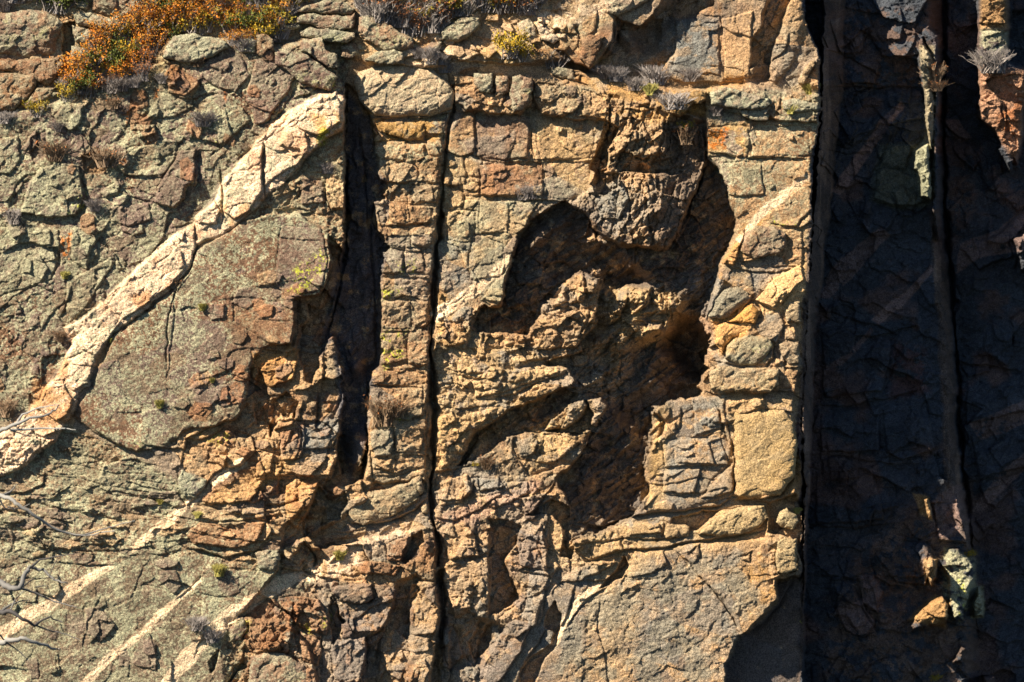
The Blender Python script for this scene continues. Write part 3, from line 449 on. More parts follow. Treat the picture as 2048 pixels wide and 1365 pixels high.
#LEDGES
# ------------------------------------------------------------------ traced joints: (points, drop, fade)
for a in [
 # smooth lichen slab, its rim and the joints across it
 ([(388,530),(372,560),(352,590),(345,640),(335,735),(330,760)], 5, 7), ([(236,672),(262,645),(312,602),(345,580)], 9, 8), ([(335,455),(392,440),(395,490),(380,535)], 9, 8),
 ([(172,840),(215,880),(270,906),(290,890)], 12, 12), ([(286,888),(330,895),(370,898),(375,880),(412,858),(460,842)], 16, 14), ([(360,862),(372,880),(405,880),(440,862),(468,838),(500,800)], 12, 12),
 ([(425,625),(450,640),(475,655),(500,690)], 3, 8), ([(215,800),(250,806),(300,806)], 2.5, 5), ([(330,740),(335,800)], 2.5, 5),
 ([(655,470),(664,530),(640,590),(600,598)], 16, 16), ([(592,600),(590,640),(583,688),(560,690),(540,685)], 16, 14),
 ([(545,565),(575,590),(600,598)], 8, 8), ([(510,640),(550,640),(583,645)], 4, 6), ([(512,675),(545,690),(570,705)], 6, 8),
 # upper left joints
 ([(395,300),(398,340),(392,368),(372,370)], 14, 9), ([(370,370),(362,400),(350,412),(310,405)], 8, 8), ([(160,345),(170,400),(150,430),(128,430)], 14, 10), ([(162,270),(172,300),(164,330)], 6, 6),
 ([(250,175),(262,190),(260,240),(245,262)], 7, 7), ([(130,262),(150,258),(165,250)], 5, 6), ([(240,310),(310,315),(395,300)], 3, 7), ([(200,395),(235,385),(300,405)], 6, 7),
 ([(15,435),(20,400),(35,365),(55,350),(72,345)], 8, 8), ([(40,325),(62,285),(78,262)], 5, 7), ([(400,160),(380,190),(385,225)], 5, 7), ([(330,120),(360,148),(395,160),(402,172),(385,190)], 8, 8),
 ([(440,200),(442,260),(430,300)], 3, 6), ([(280,265),(310,255),(312,268),(290,280)], 7, 6), ([(395,300),(425,302),(422,315)], 9, 6), ([(252,370),(255,340),(280,310)], 4, 5), ([(285,380),(310,390),(300,400)], 7, 6),
 ([(253,410),(253,450)], 5, 5), ([(120,640),(135,600),(140,575)], 10, 9), ([(82,665),(110,620),(136,600)], 8, 7), ([(90,730),(108,710),(110,690)], 8, 7), ([(15,765),(14,740),(5,720)], 5, 5),
 ([(175,540),(180,500),(205,462)], 5, 6), ([(60,520),(180,520),(210,525)], 2.5, 5), ([(545,250),(580,195),(590,160)], 7, 8), ([(600,170),(640,172),(662,180)], 9, 8), ([(600,165),(620,185),(590,195)], 9, 8),
 ([(485,200),(520,215),(560,200)], 4, 6), ([(380,130),(440,140),(445,155)], 5, 6), ([(470,150),(480,185),(500,200)], 4, 6),
 ([(440,340),(445,400),(443,440)], 7, 5), ([(528,290),(530,340),(528,400)], 8, 5),([(140,770),(170,790)],3,5),
 ([(510,290),(560,262),(610,225)],5,6),
 # triangle of cracked rock under the end of the dike
 ([(690,262),(650,280),(610,320),(595,350)], 10, 10), ([(652,350),(690,360),(694,418),(660,420),(646,400)], 10, 8), ([(575,370),(600,375),(598,400)], 6, 6), ([(520,415),(560,420),(600,415),(655,430)], 5, 7),
 ([(535,455),(560,475),(600,480),(640,482)], 5, 7), ([(620,360),(640,380),(645,415)], 6, 6), ([(655,320),(660,350)],5,5),([(600,340),(640,345),(655,330)],6,6),
 # tan blocks and spire
 ([(500,722),(520,745),(560,740),(570,720)], 9, 8), ([(520,790),(560,790),(590,800),(570,840)], 9, 10), ([(560,840),(600,835),(608,800)], 10, 8), ([(545,800),(540,850),(518,855)], 12, 10),
 ([(600,650),(602,700),(585,720)], 10, 8), ([(634,858),(665,850),(682,825)], 7, 7), ([(640,745),(660,735),(678,745)], 3, 5), ([(606,870),(640,875),(668,870)], 5, 7), ([(600,850),(606,880),(590,920),(570,930)], 8, 8),
 ([(672,835),(684,860),(672,920),(650,965)], 16, 12), ([(512,958),(560,962),(640,962)], 9, 8), ([(575,975),(600,1000),(570,1010),(520,1010)], 9, 8), ([(635,970),(622,1010),(600,1050),(610,1090)], 14, 14),
 ([(640,965),(665,985),(650,1000)], 10, 8), ([(410,905),(455,945),(480,930),(500,900)], 8, 8), ([(420,895),(415,920),(440,930)], 8, 8), ([(350,985),(375,1012),(385,1000),(425,950)], 14, 9), ([(352,935),(355,975),(370,990)], 5, 6),
 ([(505,820),(500,860),(480,880)],8,8), ([(455,870),(480,862),(520,880)],8,8), ([(512,900),(545,905),(552,935),(600,945)],6,7),
 ([(400,1005),(450,1020),(500,1030),(560,1020),(600,1030)], 8, 8), ([(320,1000),(350,1010),(375,1010)], 14, 7),
 # gently bedded band
 ([(195,975),(260,985),(320,1000),(355,985)], 7, 7), ([(170,912),(215,925),(262,920),(330,935)], 6, 6), ([(250,960),(300,975),(345,980)], 6, 6), ([(60,1005),(130,1020),(200,1030),(270,1040),(330,1035)], 3.5, 6),
 ([(35,1110),(65,1122),(110,1100),(160,1102),(240,1100),(300,1092),(345,1105)], 7, 7), ([(110,1125),(180,1130),(225,1128)], 7, 7), ([(370,1095),(420,1105),(455,1115),(500,1100),(520,1100)], 16, 9), ([(300,1108),(345,1106),(372,1095)],7,6),
 ([(380,1060),(430,1072),(460,1078)], 6, 5), ([(400,1040),(460,1060),(480,1075)], 7, 5), ([(0,1135),(30,1130),(60,1125)],4,6), ([(90,945),(85,970),(60,985),(0,990)], 12, 8), ([(55,925),(82,912),(80,890)], 8, 7),
 ([(395,1100),(450,1112),(520,1098),(560,1105),(600,1135),(612,1100)], 12, 9), ([(22,1040),(28,1080),(18,1110)],5,6),
 ([(520,1015),(555,1030),(600,1025)], 6, 7), ([(512,1085),(560,1070),(600,1050)], 7, 8), ([(560,1135),(600,1145),(612,1130)], 10, 8),
 # lower left
 ([(405,1150),(370,1185),(350,1200)], 6, 6), ([(395,1182),(430,1192),(465,1196)], 5, 5), ([(165,1300),(175,1240),(205,1190)], 6, 7), ([(112,1310),(120,1350)], 4, 5), ([(262,1200),(285,1130),(300,1125)], 4, 5), ([(285,1165),(325,1178)], 4, 5),
 ([(490,1285),(480,1330),(455,1365)], 14, 12), ([(430,1300),(440,1310),(420,1345)], 8, 8), ([(590,1205),(586,1235),(600,1245)], 12, 8), ([(565,1280),(580,1290),(572,1310)], 12, 10), ([(635,1310),(638,1350)], 12, 9),
 ([(510,1215),(530,1255),(555,1245)], 5, 7), ([(512,1300),(560,1302),(600,1315),(620,1340)], 9, 9), ([(585,1260),(595,1300),(580,1330)], 10, 9), ([(665,1190),(680,1240),(700,1270)], 14, 10),
 ([(670,1200),(700,1207),(735,1200)], 9, 8), ([(742,1165),(744,1195),(730,1205)], 9, 7), ([(745,1165),(790,1180),(800,1170)], 7, 7), ([(710,1240),(740,1215),(780,1200)], 8, 9), ([(664,1272),(690,1262),(745,1262)], 5, 6),
 ([(730,1290),(735,1330),(715,1365),(716,1400)], 16, 12), ([(770,1240),(755,1290),(750,1340)], 12, 10), ([(850,1275),(870,1285),(868,1320),(855,1365)], 12, 9), ([(820,1275),(850,1270),(872,1272)], 4, 6),
 ([(620,1145),(700,1150),(760,1148),(800,1170)], 6, 6), ([(780,1150),(790,1130),(830,1145)], 6, 6), ([(700,1150),(712,1130),(780,1148)], 3, 5), ([(760,1108),(810,1110),(850,1090)], 5, 6), ([(820,1065),(816,1095),(800,1120)],12,9),
 # bedded rocks above the lower blocks
 ([(695,1035),(730,1048),(780,1040),(830,1020),(852,995)], 14, 10), ([(660,1065),(700,1062),(740,1052)], 5, 6), ([(740,1010),(790,1000),(832,985)], 6, 6), ([(650,1000),(640,1060),(620,1075)], 10, 10),
 ([(745,948),(800,950),(850,935)], 8, 7), ([(680,980),(720,985),(745,965)], 6, 7), ([(750,980),(790,965),(845,955)], 4, 6), ([(640,1080),(700,1075),(740,1060)], 4, 6),
 ([(610,1090),(630,1120),(625,1150)], 14, 12),
 # pillar blocks
 ([(775,322),(776,360),(760,362)], 5, 6), ([(752,357),(800,362),(845,368),(885,362)], 6, 6), ([(776,405),(830,408),(880,400)], 5, 6), ([(776,452),(830,452),(866,445)], 9, 8), ([(756,498),(790,498),(840,500),(862,490)], 8, 7),
 ([(762,555),(800,552),(845,556),(862,545)], 6, 6), ([(760,596),(790,600),(805,590),(850,598)], 9, 7), ([(762,660),(820,658),(852,650),(858,600)], 9, 7), ([(824,655),(850,640)], 7, 6), ([(765,735),(800,745),(850,730)], 5, 7),
 ([(760,772),(800,774),(845,775)], 6, 6), ([(786,835),(815,840),(846,830),(855,790)], 12, 9), ([(742,925),(785,945),(830,940)], 8, 8), ([(788,860),(786,910),(790,940)], 7, 6), ([(840,860),(848,880),(835,910)], 7, 7),
 ([(812,405),(810,445)], 4, 5), ([(866,368),(868,402)], 7, 6), ([(842,500),(850,540)], 6, 6), ([(820,600),(822,650)],3,5), ([(730,740),(732,800),(735,860)], 12, 8), ([(822,375),(822,400)],4,5),
 ([(748,285),(800,280),(850,285),(848,300)], 6, 6), ([(745,240),(800,236),(850,238),(905,225)], 14, 10), ([(850,262),(848,282),(815,284),(790,270)], 10, 8), ([(870,295),(880,310),(872,345)], 7, 6), ([(744,330),(752,345),(750,370)],4,5),
 # wall right of the crack
 ([(912,222),(960,232),(1000,232),(1010,225)], 10, 8), ([(1010,160),(1008,200),(1000,215)], 9, 7), ([(975,160),(988,180),(978,185)], 12, 7), ([(1022,228),(1060,232)], 6, 6), ([(1065,165),(1070,205),(1060,225)], 9, 8),
 ([(886,302),(920,312),(945,310),(980,322),(1024,323),(1070,325),(1130,322),(1180,330)], 6, 6), ([(950,225),(952,300)], 3.5, 5), ([(1058,235),(1062,290),(1068,320)], 8, 6), ([(1140,240),(1190,300),(1185,320)], 2, 8),
 ([(886,368),(920,375),(950,382),(975,370)], 7, 7), ([(960,330),(955,355)], 4, 5), ([(1087,330),(1085,395)], 5, 5), ([(950,390),(1010,392),(1060,396),(1130,402)], 10, 8), ([(1055,385),(1087,392)],5,5),
 ([(925,385),(925,410),(905,415)], 9, 8), ([(905,420),(935,430),(955,400)], 5, 6), ([(1062,165),(1120,170),(1150,160)], 5, 6), ([(1078,230),(1120,236),(1145,225)], 12, 8), ([(1150,165),(1165,200),(1160,220)], 5, 6),
 ([(1160,230),(1190,235),(1210,240)], 5, 6), ([(1180,180),(1180,215)], 4, 5), ([(880,480),(905,490),(945,500)], 3, 6), ([(935,500),(940,530),(955,560),(950,600)], 4, 6), ([(925,410),(900,450),(892,490)], 3, 7),
 ([(1130,405),(1064,440),(1040,475),(1028,520),(1002,606),(990,615)], 16, 9), ([(988,615),(960,616),(950,640),(940,665)], 12, 9), ([(890,690),(925,700),(935,690)], 9, 8), ([(1000,575),(1000,612)],3,5),
 ([(890,740),(940,745),(1000,740)], 4, 6), ([(872,770),(920,765),(960,780),(1000,775)], 5, 6), ([(905,700),(912,760),(908,810)], 3, 5), ([(870,812),(910,818),(970,812),(1010,800)], 6, 6), ([(985,795),(1030,790),(1080,765),(1140,745)], 10, 9),
 ([(1045,725),(1090,715),(1150,708),(1170,690)], 10, 8), ([(1072,640),(1090,660),(1070,700)], 3, 7), ([(1140,610),(1140,560)], 4, 5), ([(1100,600),(1140,605),(1165,595)], 6, 6), ([(1180,610),(1168,650),(1150,680)], 8, 8),
 ([(960,700),(1020,690),(1072,700)], 4, 7), ([(940,660),(970,665),(960,690)], 8, 7), ([(890,880),(930,885),(950,860)], 4, 6), ([(870,940),(905,942),(960,925),(990,905)], 9, 7), ([(875,1000),(925,1000),(945,980),(950,960)], 10, 8),
 ([(870,1030),(910,1042),(960,1020),(1000,990)], 10, 7), ([(955,955),(960,985),(995,975)], 8, 7), ([(1000,950),(1000,985)], 6, 6), ([(880,1115),(920,1118),(960,1110),(985,1100)], 7, 7), ([(935,1000),(1000,985),(1050,965)],5,6),
 ([(1000,1110),(1050,1100),(1110,1090)], 6, 6), ([(1040,1140),(1090,1150),(1120,1140)], 8, 7), ([(1120,1040),(1130,1090),(1140,1150)], 8, 8), ([(1080,1040),(1075,1090),(1090,1140)], 5, 7),
 ([(900,1195),(960,1196),(985,1180)], 5, 6), ([(985,1240),(960,1280),(950,1330)], 12, 12), ([(1090,1260),(1060,1310),(1030,1365)], 12, 12), ([(1010,1180),(1050,1200),(1085,1180)], 8, 8), ([(1090,1170),(1085,1230),(1070,1260)], 10, 10),
 ([(880,1290),(900,1345),(880,1400)], 14, 10), ([(930,1310),(960,1350)], 10, 10), ([(1150,1170),(1130,1240),(1100,1280)], 9, 9),
 # bulge
 ([(1218,195),(1216,250),(1190,320),(1170,330)], 18, 12), ([(1190,345),(1240,345),(1300,350),(1330,340),(1400,320)], 8, 7), ([(1170,325),(1220,330),(1300,330)], 4, 5), ([(1285,240),(1295,270),(1290,310),(1270,312)], 9, 10),
 ([(1215,300),(1230,270),(1250,245)], 6, 10), ([(1330,240),(1320,300),(1300,340)], 12, 10), ([(1170,380),(1200,390),(1230,380),(1245,360)], 12, 10), ([(1240,490),(1300,492),(1335,480)], 10, 10), ([(1180,440),(1220,430),(1260,430)],4,7),
 ([(1280,370),(1300,400),(1310,450)],5,8), ([(1345,500),(1380,430),(1410,330)], 12, 10), ([(1240,215),(1290,222),(1310,218)], 9, 6), ([(1370,222),(1370,245)],6,6), ([(1292,185),(1300,205),(1270,215)], 7, 6),
 # alcove interior
 ([(1262,500),(1262,560)], 8, 8), ([(1240,500),(1270,505),(1300,510)], 6, 8), ([(1320,540),(1318,560),(1280,565)], 6, 8), ([(1255,580),(1252,610),(1240,630)], 10, 6), ([(1303,580),(1302,610),(1290,620)], 8, 6), ([(1322,590),(1325,615)], 8, 6),
 ([(1235,640),(1260,645),(1320,640),(1340,635)], 9, 6), ([(1290,645),(1292,670)], 5, 5), ([(1225,600),(1228,640)],8,6), ([(1338,615),(1340,650)],6,6),
 ([(1020,500),(1050,530),(1075,500)], 4, 10), ([(1100,520),(1180,500),(1200,530)], 5, 12), ([(1170,740),(1230,720),(1270,700)], 7, 12), ([(1150,780),(1230,770),(1250,790),(1220,800)], 9, 9), ([(1030,800),(1100,790),(1160,772)], 6, 10),
 ([(1400,660),(1380,700),(1360,740),(1320,780)], 8, 14), ([(1300,800),(1350,760),(1400,720)], 5, 10), ([(1240,850),(1245,870),(1235,880)], 10, 8),
 ([(1320,820),(1322,860),(1310,900)], 8, 8), ([(1360,815),(1360,850),(1345,860)], 7, 7), ([(1345,880),(1390,870),(1440,870)], 4, 6), ([(1320,940),(1380,935),(1450,930)], 5, 6), ([(1285,965),(1330,970),(1400,955),(1440,960)], 5, 5),
 ([(1325,905),(1330,940)], 3, 5), ([(1420,800),(1442,830),(1440,880)], 5, 6), ([(1338,990),(1400,985),(1450,975),(1466,985)], 6, 5), ([(1400,1000),(1420,960),(1465,925)], 4, 5), ([(1110,965),(1080,1000),(1060,1030)], 9, 10),
 ([(1180,860),(1200,900),(1190,950)], 4, 10), ([(1190,980),(1260,975),(1300,970)], 3, 6),
 # strata
 ([(1150,1045),(1200,1050),(1280,1030),(1340,1022),(1440,1012),(1470,990)], 16, 10), ([(1120,1100),(1180,1085),(1240,1075),(1320,1080),(1380,1072)], 9, 6), ([(1180,1118),(1240,1102),(1300,1098),(1345,1092),(1400,1082),(1520,1062)], 16, 8),
 ([(1330,1045),(1326,1075)], 8, 6), ([(1280,1045),(1300,1060),(1325,1050)], 5, 6), ([(1390,1065),(1440,1070),(1500,1060),(1530,1040)], 7, 6), ([(1225,1060),(1222,1085)], 5, 5),
 ([(1165,1120),(1240,1115),(1260,1125)],6,7), ([(1160,1165),(1210,1160),(1250,1130),(1255,1110)], 10, 12), ([(1195,1175),(1230,1150),(1250,1150),(1240,1170)], 6, 8), ([(1130,1260),(1170,1200),(1220,1165)], 7, 7),
 ([(1240,1160),(1300,1155),(1390,1145)], 3.5, 4), ([(1200,1190),(1195,1260),(1210,1320),(1220,1400)], 5, 6), ([(1280,1175),(1265,1190),(1255,1200)], 4, 10), ([(1400,1190),(1390,1220),(1370,1240)], 3, 12), ([(1300,1220),(1320,1228)], 3, 6),
 ([(1355,1108),(1382,1130),(1410,1160),(1445,1205),(1470,1245),(1484,1272)], 2.5, 5), ([(1376,1115),(1395,1095),(1402,1110),(1385,1130)], 7, 6), ([(1480,1115),(1498,1105),(1498,1125),(1480,1122)], 9, 5), ([(1500,1150),(1540,1150),(1590,1140)], 4, 5),
 ([(1548,1085),(1552,1110),(1550,1150)], 4, 5), ([(1484,1272),(1520,1250),(1556,1210),(1570,1180),(1590,1150)], 16, 10),
 # tower
 ([(1415,215),(1470,228),(1530,235),(1540,215)], 12, 8), ([(1480,225),(1500,240),(1536,240),(1636,245)], 12, 6), ([(1412,300),(1460,312),(1500,315),(1560,318),(1622,320)], 10, 7), ([(1560,190),(1555,225),(1570,235)], 9, 6),
 ([(1540,195),(1570,200),(1636,200)], 4, 5), ([(1545,450),(1570,452),(1605,455),(1625,445)], 11, 7), ([(1625,420),(1600,440),(1590,455)],9,7), ([(1490,455),(1478,500),(1478,520)], 6, 6), ([(1450,510),(1490,515),(1535,505),(1560,470)], 6, 6),
 ([(1450,530),(1500,540),(1536,545),(1590,540)], 9, 6), ([(1570,470),(1572,500),(1562,535)], 7, 6), ([(1474,640),(1500,600),(1506,590),(1490,575)], 9, 8), ([(1418,645),(1440,648),(1470,640)], 6, 6), ([(1450,650),(1440,690),(1400,700)], 6, 8),
 ([(1430,650),(1470,654),(1510,652)], 6, 6), ([(1505,600),(1518,620),(1510,645)], 11, 8), ([(1545,690),(1546,720),(1530,735)], 14, 9), ([(1420,720),(1470,728),(1536,732)], 8, 6), ([(1564,710),(1570,735),(1600,735)], 9, 7),
 ([(1550,700),(1560,725)], 7, 7), ([(1412,780),(1440,788),(1510,788),(1560,780),(1598,785)], 14, 8), ([(1448,800),(1452,850),(1460,880)], 7, 7), ([(1540,550),(1550,580),(1536,600)], 5, 7), ([(1545,590),(1560,610),(1570,590)],5,6),
 ([(1566,640),(1567,650),(1600,645)], 6, 6), ([(1450,860),(1480,852),(1536,850)], 3, 5), ([(1530,905),(1520,880),(1545,860),(1590,880)], 3, 6), ([(1466,895),(1470,950),(1468,990)], 10, 7), ([(1470,1000),(1530,1000),(1560,990),(1585,950),(1596,890)], 22, 12),
 ([(1515,735),(1516,770)],3,5), ([(1590,690),(1595,730)],4,5), ([(1430,740),(1425,770)],4,5),
 # top right
 ([(1120,98),(1150,128),(1180,138),(1205,110),(1222,80),(1226,40)], 20, 12), ([(1148,45),(1155,65),(1120,60)], 12, 8), ([(1195,20),(1190,60),(1160,90)], 7, 8), ([(1290,55),(1330,20),(1350,-20)], 16, 14), ([(1160,70),(1150,100),(1140,115)],4,6),
 ([(1262,66),(1276,95),(1274,120)], 9, 7), ([(1400,30),(1440,34),(1445,60)], 4, 6), ([(1130,145),(1160,150),(1155,165)], 12, 8), ([(1050,60),(1040,80)],6,7), ([(1536,130),(1570,100),(1580,60)],6,9), ([(1575,40),(1608,35)],4,6), ([(1435,100),(1440,130),(1450,155)],3,8),
 ([(890,140),(900,170),(940,165)],9,8),
 # shaded walls
 ([(1660,170),(1760,172),(1850,175)], 14, 8), ([(1740,400),(1800,415),(1840,425),(1860,405)], 16, 10), ([(1700,350),(1740,360),(1770,300)], 8, 12), ([(1650,300),(1700,310),(1740,300)], 8, 12), ([(1700,640),(1760,650),(1800,670)], 12, 8),
 ([(1630,620),(1680,630),(1740,650)],6,8), ([(1790,700),(1775,760),(1760,790)], 10, 10), ([(1630,815),(1700,812),(1760,800),(1850,780)], 14, 10), ([(1620,910),(1700,912),(1780,930),(1850,925)], 10, 10), ([(1620,1050),(1700,1052),(1800,1048)], 10, 10),
 ([(1625,1150),(1700,1158),(1740,1160)], 12, 10), ([(1740,1120),(1750,1150),(1780,1170),(1820,1175)], 18, 14), ([(1705,1175),(1730,1230),(1752,1270)], 16, 10), ([(1670,1210),(1680,1280),(1740,1270)], 8, 10), ([(1752,1262),(1830,1262),(1880,1255)], 14, 9),
 ([(1800,1080),(1850,1085),(1870,1110)], 16, 12), ([(1900,720),(1960,730),(2048,740)], 14, 10), ([(1910,960),(1990,960),(2048,940)], 8, 12), ([(1650,100),(1700,110),(1760,150)], 12, 14), ([(1700,20),(1720,60),(1760,80)], 10, 16),
 ([(1955,170),(1960,200),(1990,205)], 8, 8), ([(1870,230),(1900,260),(1940,280)], 16, 12), ([(1960,60),(2010,62)], 5, 6), ([(2000,200),(2005,240),(1990,270)], 10, 10),
]:
    k_ = .85 if a[0][0][0] < 560 else 1.35
    ledge(a[0], a[1]*k_, a[2]*.8)
# long open joints
crack([(905,205),(908,225),(898,250),(890,300),(888,360),(882,430)], 3.2, 25, taper=False)
crack([(882,430),(876,500),(868,600),(862,700),(868,800),(869,900),(862,990),(868,1050)], 5, 45, taper=False)
crack([(868,1040),(880,1090),(878,1130)], 4, 30, taper=False)
crack([(885,1140),(884,1250),(868,1400)], 7, 45, taper=False)
crack([(690,300),(692,500),(668,620),(648,700)], 4, 30)
crack([(1410,230),(1414,300),(1400,370),(1362,450)], 4, 26)
crack([(330,740),(334,640),(356,580),(372,540)], 2, 7)
crack([(1355,1108),(1382,1130),(1410,1160),(1445,1205),(1470,1245),(1484,1272)], 1.6, 9)
crack([(1463,880),(1468,920),(1470,985)], 3, 18)
crack([(715,240),(735,400),(748,560),(757,740)], 2.5, 14)
crack([(1890,-80),(1888,300),(1894,480),(1906,620),(1914,760),(1926,940),(1942,1100)], 4.5, 60, taper=False)
crack([(440,340),(444,380),(443,445)], 2, 8); crack([(392,438),(394,500)], 2, 8); crack([(528,285),(530,400)], 2, 10)
#COLOUR
# ------------------------------------------------------------------ surface colour (lichen, varnish, stain, grain, plus shade painted into hollows and shaded walls)
def L3(*c): return np.array(c, float)
def mix(C, c, wt):
    return C+(c-C)*wt[..., None]
GREY = L3(.27,.22,.15); TANC = L3(.43,.275,.15); BROWN = L3(.125,.068,.04); LICH = L3(.315,.30,.195); PALE = L3(.68,.50,.34)
OCHRE = L3(.42,.22,.06); SLATE = L3(.20,.19,.165); YEL = L3(.42,.42,.03); RUST = L3(.36,.11,.025); PINK = L3(.40,.25,.17); BLACK = L3(.035,.032,.035)
C = np.empty(U.shape+(3,)); C[:] = TANC
p1 = fbm(U/48, V/42, 11, 5, .6); p2 = fbm(U/17, V/15, 14, 5, .65); p3 = fbm(U/6, V/6, 17, 3, .7); p5 = fbm(U/3.2, V/3.2, 30, 2, .8); p4 = fbm(U/90, V/75, 23, 4); st = fbm(U/9, V/110, 26, 4, .6)
C = mix(C, GREY, sst(-.2, .35, p1)*.75)
C = mix(C, BROWN, np.clip(sst(.05, .3, p2*.6+p4*.7)*.7, 0, 1))
C = mix(C, L3(.27,.15,.075), sst(.45, .8, r2)*.5*(1-SMOOTH))
C = mix(C, SLATE, sst(.6, .8, r1)*.5)
def lichen(amount, thr=0.):
    global C
    C = mix(C, LICH, np.clip(sst(-.10, .2, p2*.55+p3*.6+p1*.6+p5*.7+thr)*amount*(.75+.5*np.clip(p4+.3, 0, .5)), 0, 1))
# left lichen slabs
gl = np.clip(UL+ZB+LL, 0, 1)
C = mix(C, L3(.17,.125,.085), gl*.85)
C = mix(C, L3(.15,.105,.085), gl*sst(.5, .72, r2)*.75)
C = mix(C, L3(.17,.09,.05), gl*sst(.12, .3, p4+.3*p2)*.75)
C = mix(C, L3(.075,.06,.05), LL*np.clip(sst(.1, .4, fbm(rx/13, ry/120, 46, 3)), 0, 1)*.0)
lichen(gl*.85, .02)
C = mix(C, L3(.09,.075,.06), LL*sst(.02, .3, fbm(U/16, V/90, 47, 3))*.75)
C = mix(C, L3(.19,.14,.09), LOWL*sst(640, 380, U)*.75)
lichen(np.clip(.75*HILL+.5*LOWL+.35*LOWL*sst(640, 380, U)+.65*TRI, 0, 1), .04)
lichen(.55*PIL*sst(350, 300, V)+.25*PIL+.35*CEN, -.08)
tw_up = TOW*sst(560, 380, V)*sst(170, 190, V)
lichen(np.clip(tw_up*.65, 0, 1), .02)
C = mix(C, L3(.12,.065,.04), ZB*zone([(430,590),(592,600),(588,690),(500,715),(500,800),(400,860),(360,840),(430,740)], 50)*sst(-.2, .2, p1)*.8)
pals = zone([(130,1100),(400,1110),(330,1250),(200,1365),(60,1365)], 60)*LL
def paint(pts, c, amt=1., soft=10, thr=None, n=None):
    global C
    sl, d = sdf(pts, soft+4); wt = sst(-soft/2, soft/2, d)*amt
    if thr is not None: wt = wt*sst(thr-.12, thr+.12, (p2 if n is None else n)[sl])
    C[sl] = C[sl]+(c-C[sl])*wt[..., None]
CT = dict(p=(L3(.56,.41,.27), .7), d=(L3(.10,.07,.055), .5), l=(LICH, .35), r=(L3(.25,.115,.055), .6), b=(L3(.16,.11,.085), .6), t=(L3(.44,.28,.15), .45), o=(L3(.46,.24,.09), .6), s=(L3(.21,.195,.16), .5))
for p_, t_, _a in CH: paint(p_, CT[t_][0], CT[t_][1], 3, -.35)
# mineral grains inside pale bands
pg = fbm(U/3.4, V/3.4, 61, 2, .8); pz = fbm(U/26, V/26, 62, 4)
PEG = PALE[None, None, :]*(1+.22*pz[..., None])
PEG = mix(PEG, L3(.60,.34,.20), sst(-.05, .4, pz)*.7)
PEG = mix(PEG, L3(.44,.42,.28), sst(.0, .4, p2)*.55)
PEG = mix(PEG, L3(.08,.07,.06), sst(.42, .6, pg)*.75)
PEG2 = PEG*.45+L3(.70,.53,.34)*.55*(1+.25*p3[..., None]-.15*sst(.1, .5, p5)[..., None])
PEG = mix(PEG, LICH*.9, sst(.12, .4, p2+.4*p4)*.45); PEG = mix(PEG, L3(.42,.20,.08), sst(.25, .5, p4+.6*pz)*.5)
def band(pts, amt=1., soft=3, dim=1., thr=None):
    global C
    sl, d = sdf(pts, 8); d = d+(5 if len(pts) > 24 else 2.2)*RAG0[sl]; wt = sst(-soft/2, soft/2, d)*amt
    if thr is not None: wt = wt*sst(thr-.1, thr+.1, p2[sl])
    C[sl] = C[sl]+((PEG if dim >= 1 or dim < .5 else PEG2)[sl]*(1 if .9 < dim < 1 else dim)-C[sl])*wt[..., None]
BANDS = dict(
 dike=DIKE,
 thin1=[(-160,1370),(0,1262),(60,1225),(120,1185),(180,1150),(225,1130),(230,1142),(180,1180),(120,1210),(60,1250),(0,1290),(-160,1400)],
 thin2=[(262,1095),(300,1060),(350,1030),(380,1010),(420,980),(455,935),(500,915),(500,930),(470,960),(430,985),(400,1005),(365,1030),(340,1050),(290,1100)],
 thin3=[(165,1365),(200,1330),(270,1270),(340,1210),(400,1160),(408,1158),(350,1215),(290,1268),(230,1310),(185,1365)],
 thin4=[(320,1365),(350,1320),(400,1270),(430,1240),(470,1215),(520,1180),(590,1152),(640,1150),(600,1175),(540,1195),(490,1225),(430,1265),(400,1300),(370,1330),(345,1365)],
 thin5=[(872,625),(905,608),(950,570),(985,545),(1008,522),(1012,534),(995,555),(960,585),(905,620),(872,640)],
 thin6=[(1480,470),(1520,425),(1560,390),(1615,350),(1620,362),(1570,405),(1530,440),(1495,478)],
 thin7=[(1100,1290),(1130,1230),(1160,1190),(1195,1165),(1200,1172),(1165,1210),(1140,1245),(1115,1290)],
)
def ribbon(pts, w0, w1):
    a, b = [], []; n = len(pts)
    for i, (x, y) in enumerate(pts):
        x0, y0 = pts[max(i-1, 0)]; x1, y1 = pts[min(i+1, n-1)]; L = math.hypot(x1-x0, y1-y0); w_ = (w0+(w1-w0)*i/(n-1))/2*brd.uniform(.75, 1.25)
        a.append((x-(y1-y0)/L*w_, y+(x1-x0)/L*w_)); b.append((x+(y1-y0)/L*w_, y-(x1-x0)/L*w_))
    return a+b[::-1]
BANDS['thin1'] = ribbon([(-160,1385),(-60,1310),(0,1268),(35,1248),(60,1230),(95,1210),(130,1185),(155,1170),(180,1152),(205,1140),(224,1130)], 26, 14)
BANDS['thin2'] = ribbon([(262,1100),(280,1085),(300,1070),(320,1052),(345,1035),(365,1018),(380,1008),(400,990),(425,968),(455,945),(490,922)], 15, 18)
BANDS['thin3'] = ribbon([(150,1385),(190,1345),(230,1310),(262,1284),(300,1250),(325,1228),(350,1205),(375,1182),(403,1158)], 17, 10)
BANDS['thin4'] = ribbon([(325,1385),(345,1350),(372,1315),(400,1290),(430,1262),(452,1240),(475,1222),(500,1205),(530,1188),(560,1172),(592,1158),(630,1152)], 32, 26)
BANDS['thin5'] = ribbon([(866,636),(890,620),(915,604),(945,584),(975,560),(1000,540),(1026,517)], 24, 17)
BANDS['thin6'] = ribbon([(1478,482),(1500,455),(1525,430),(1550,408),(1580,382),(1600,365),(1618,352)], 17, 20)
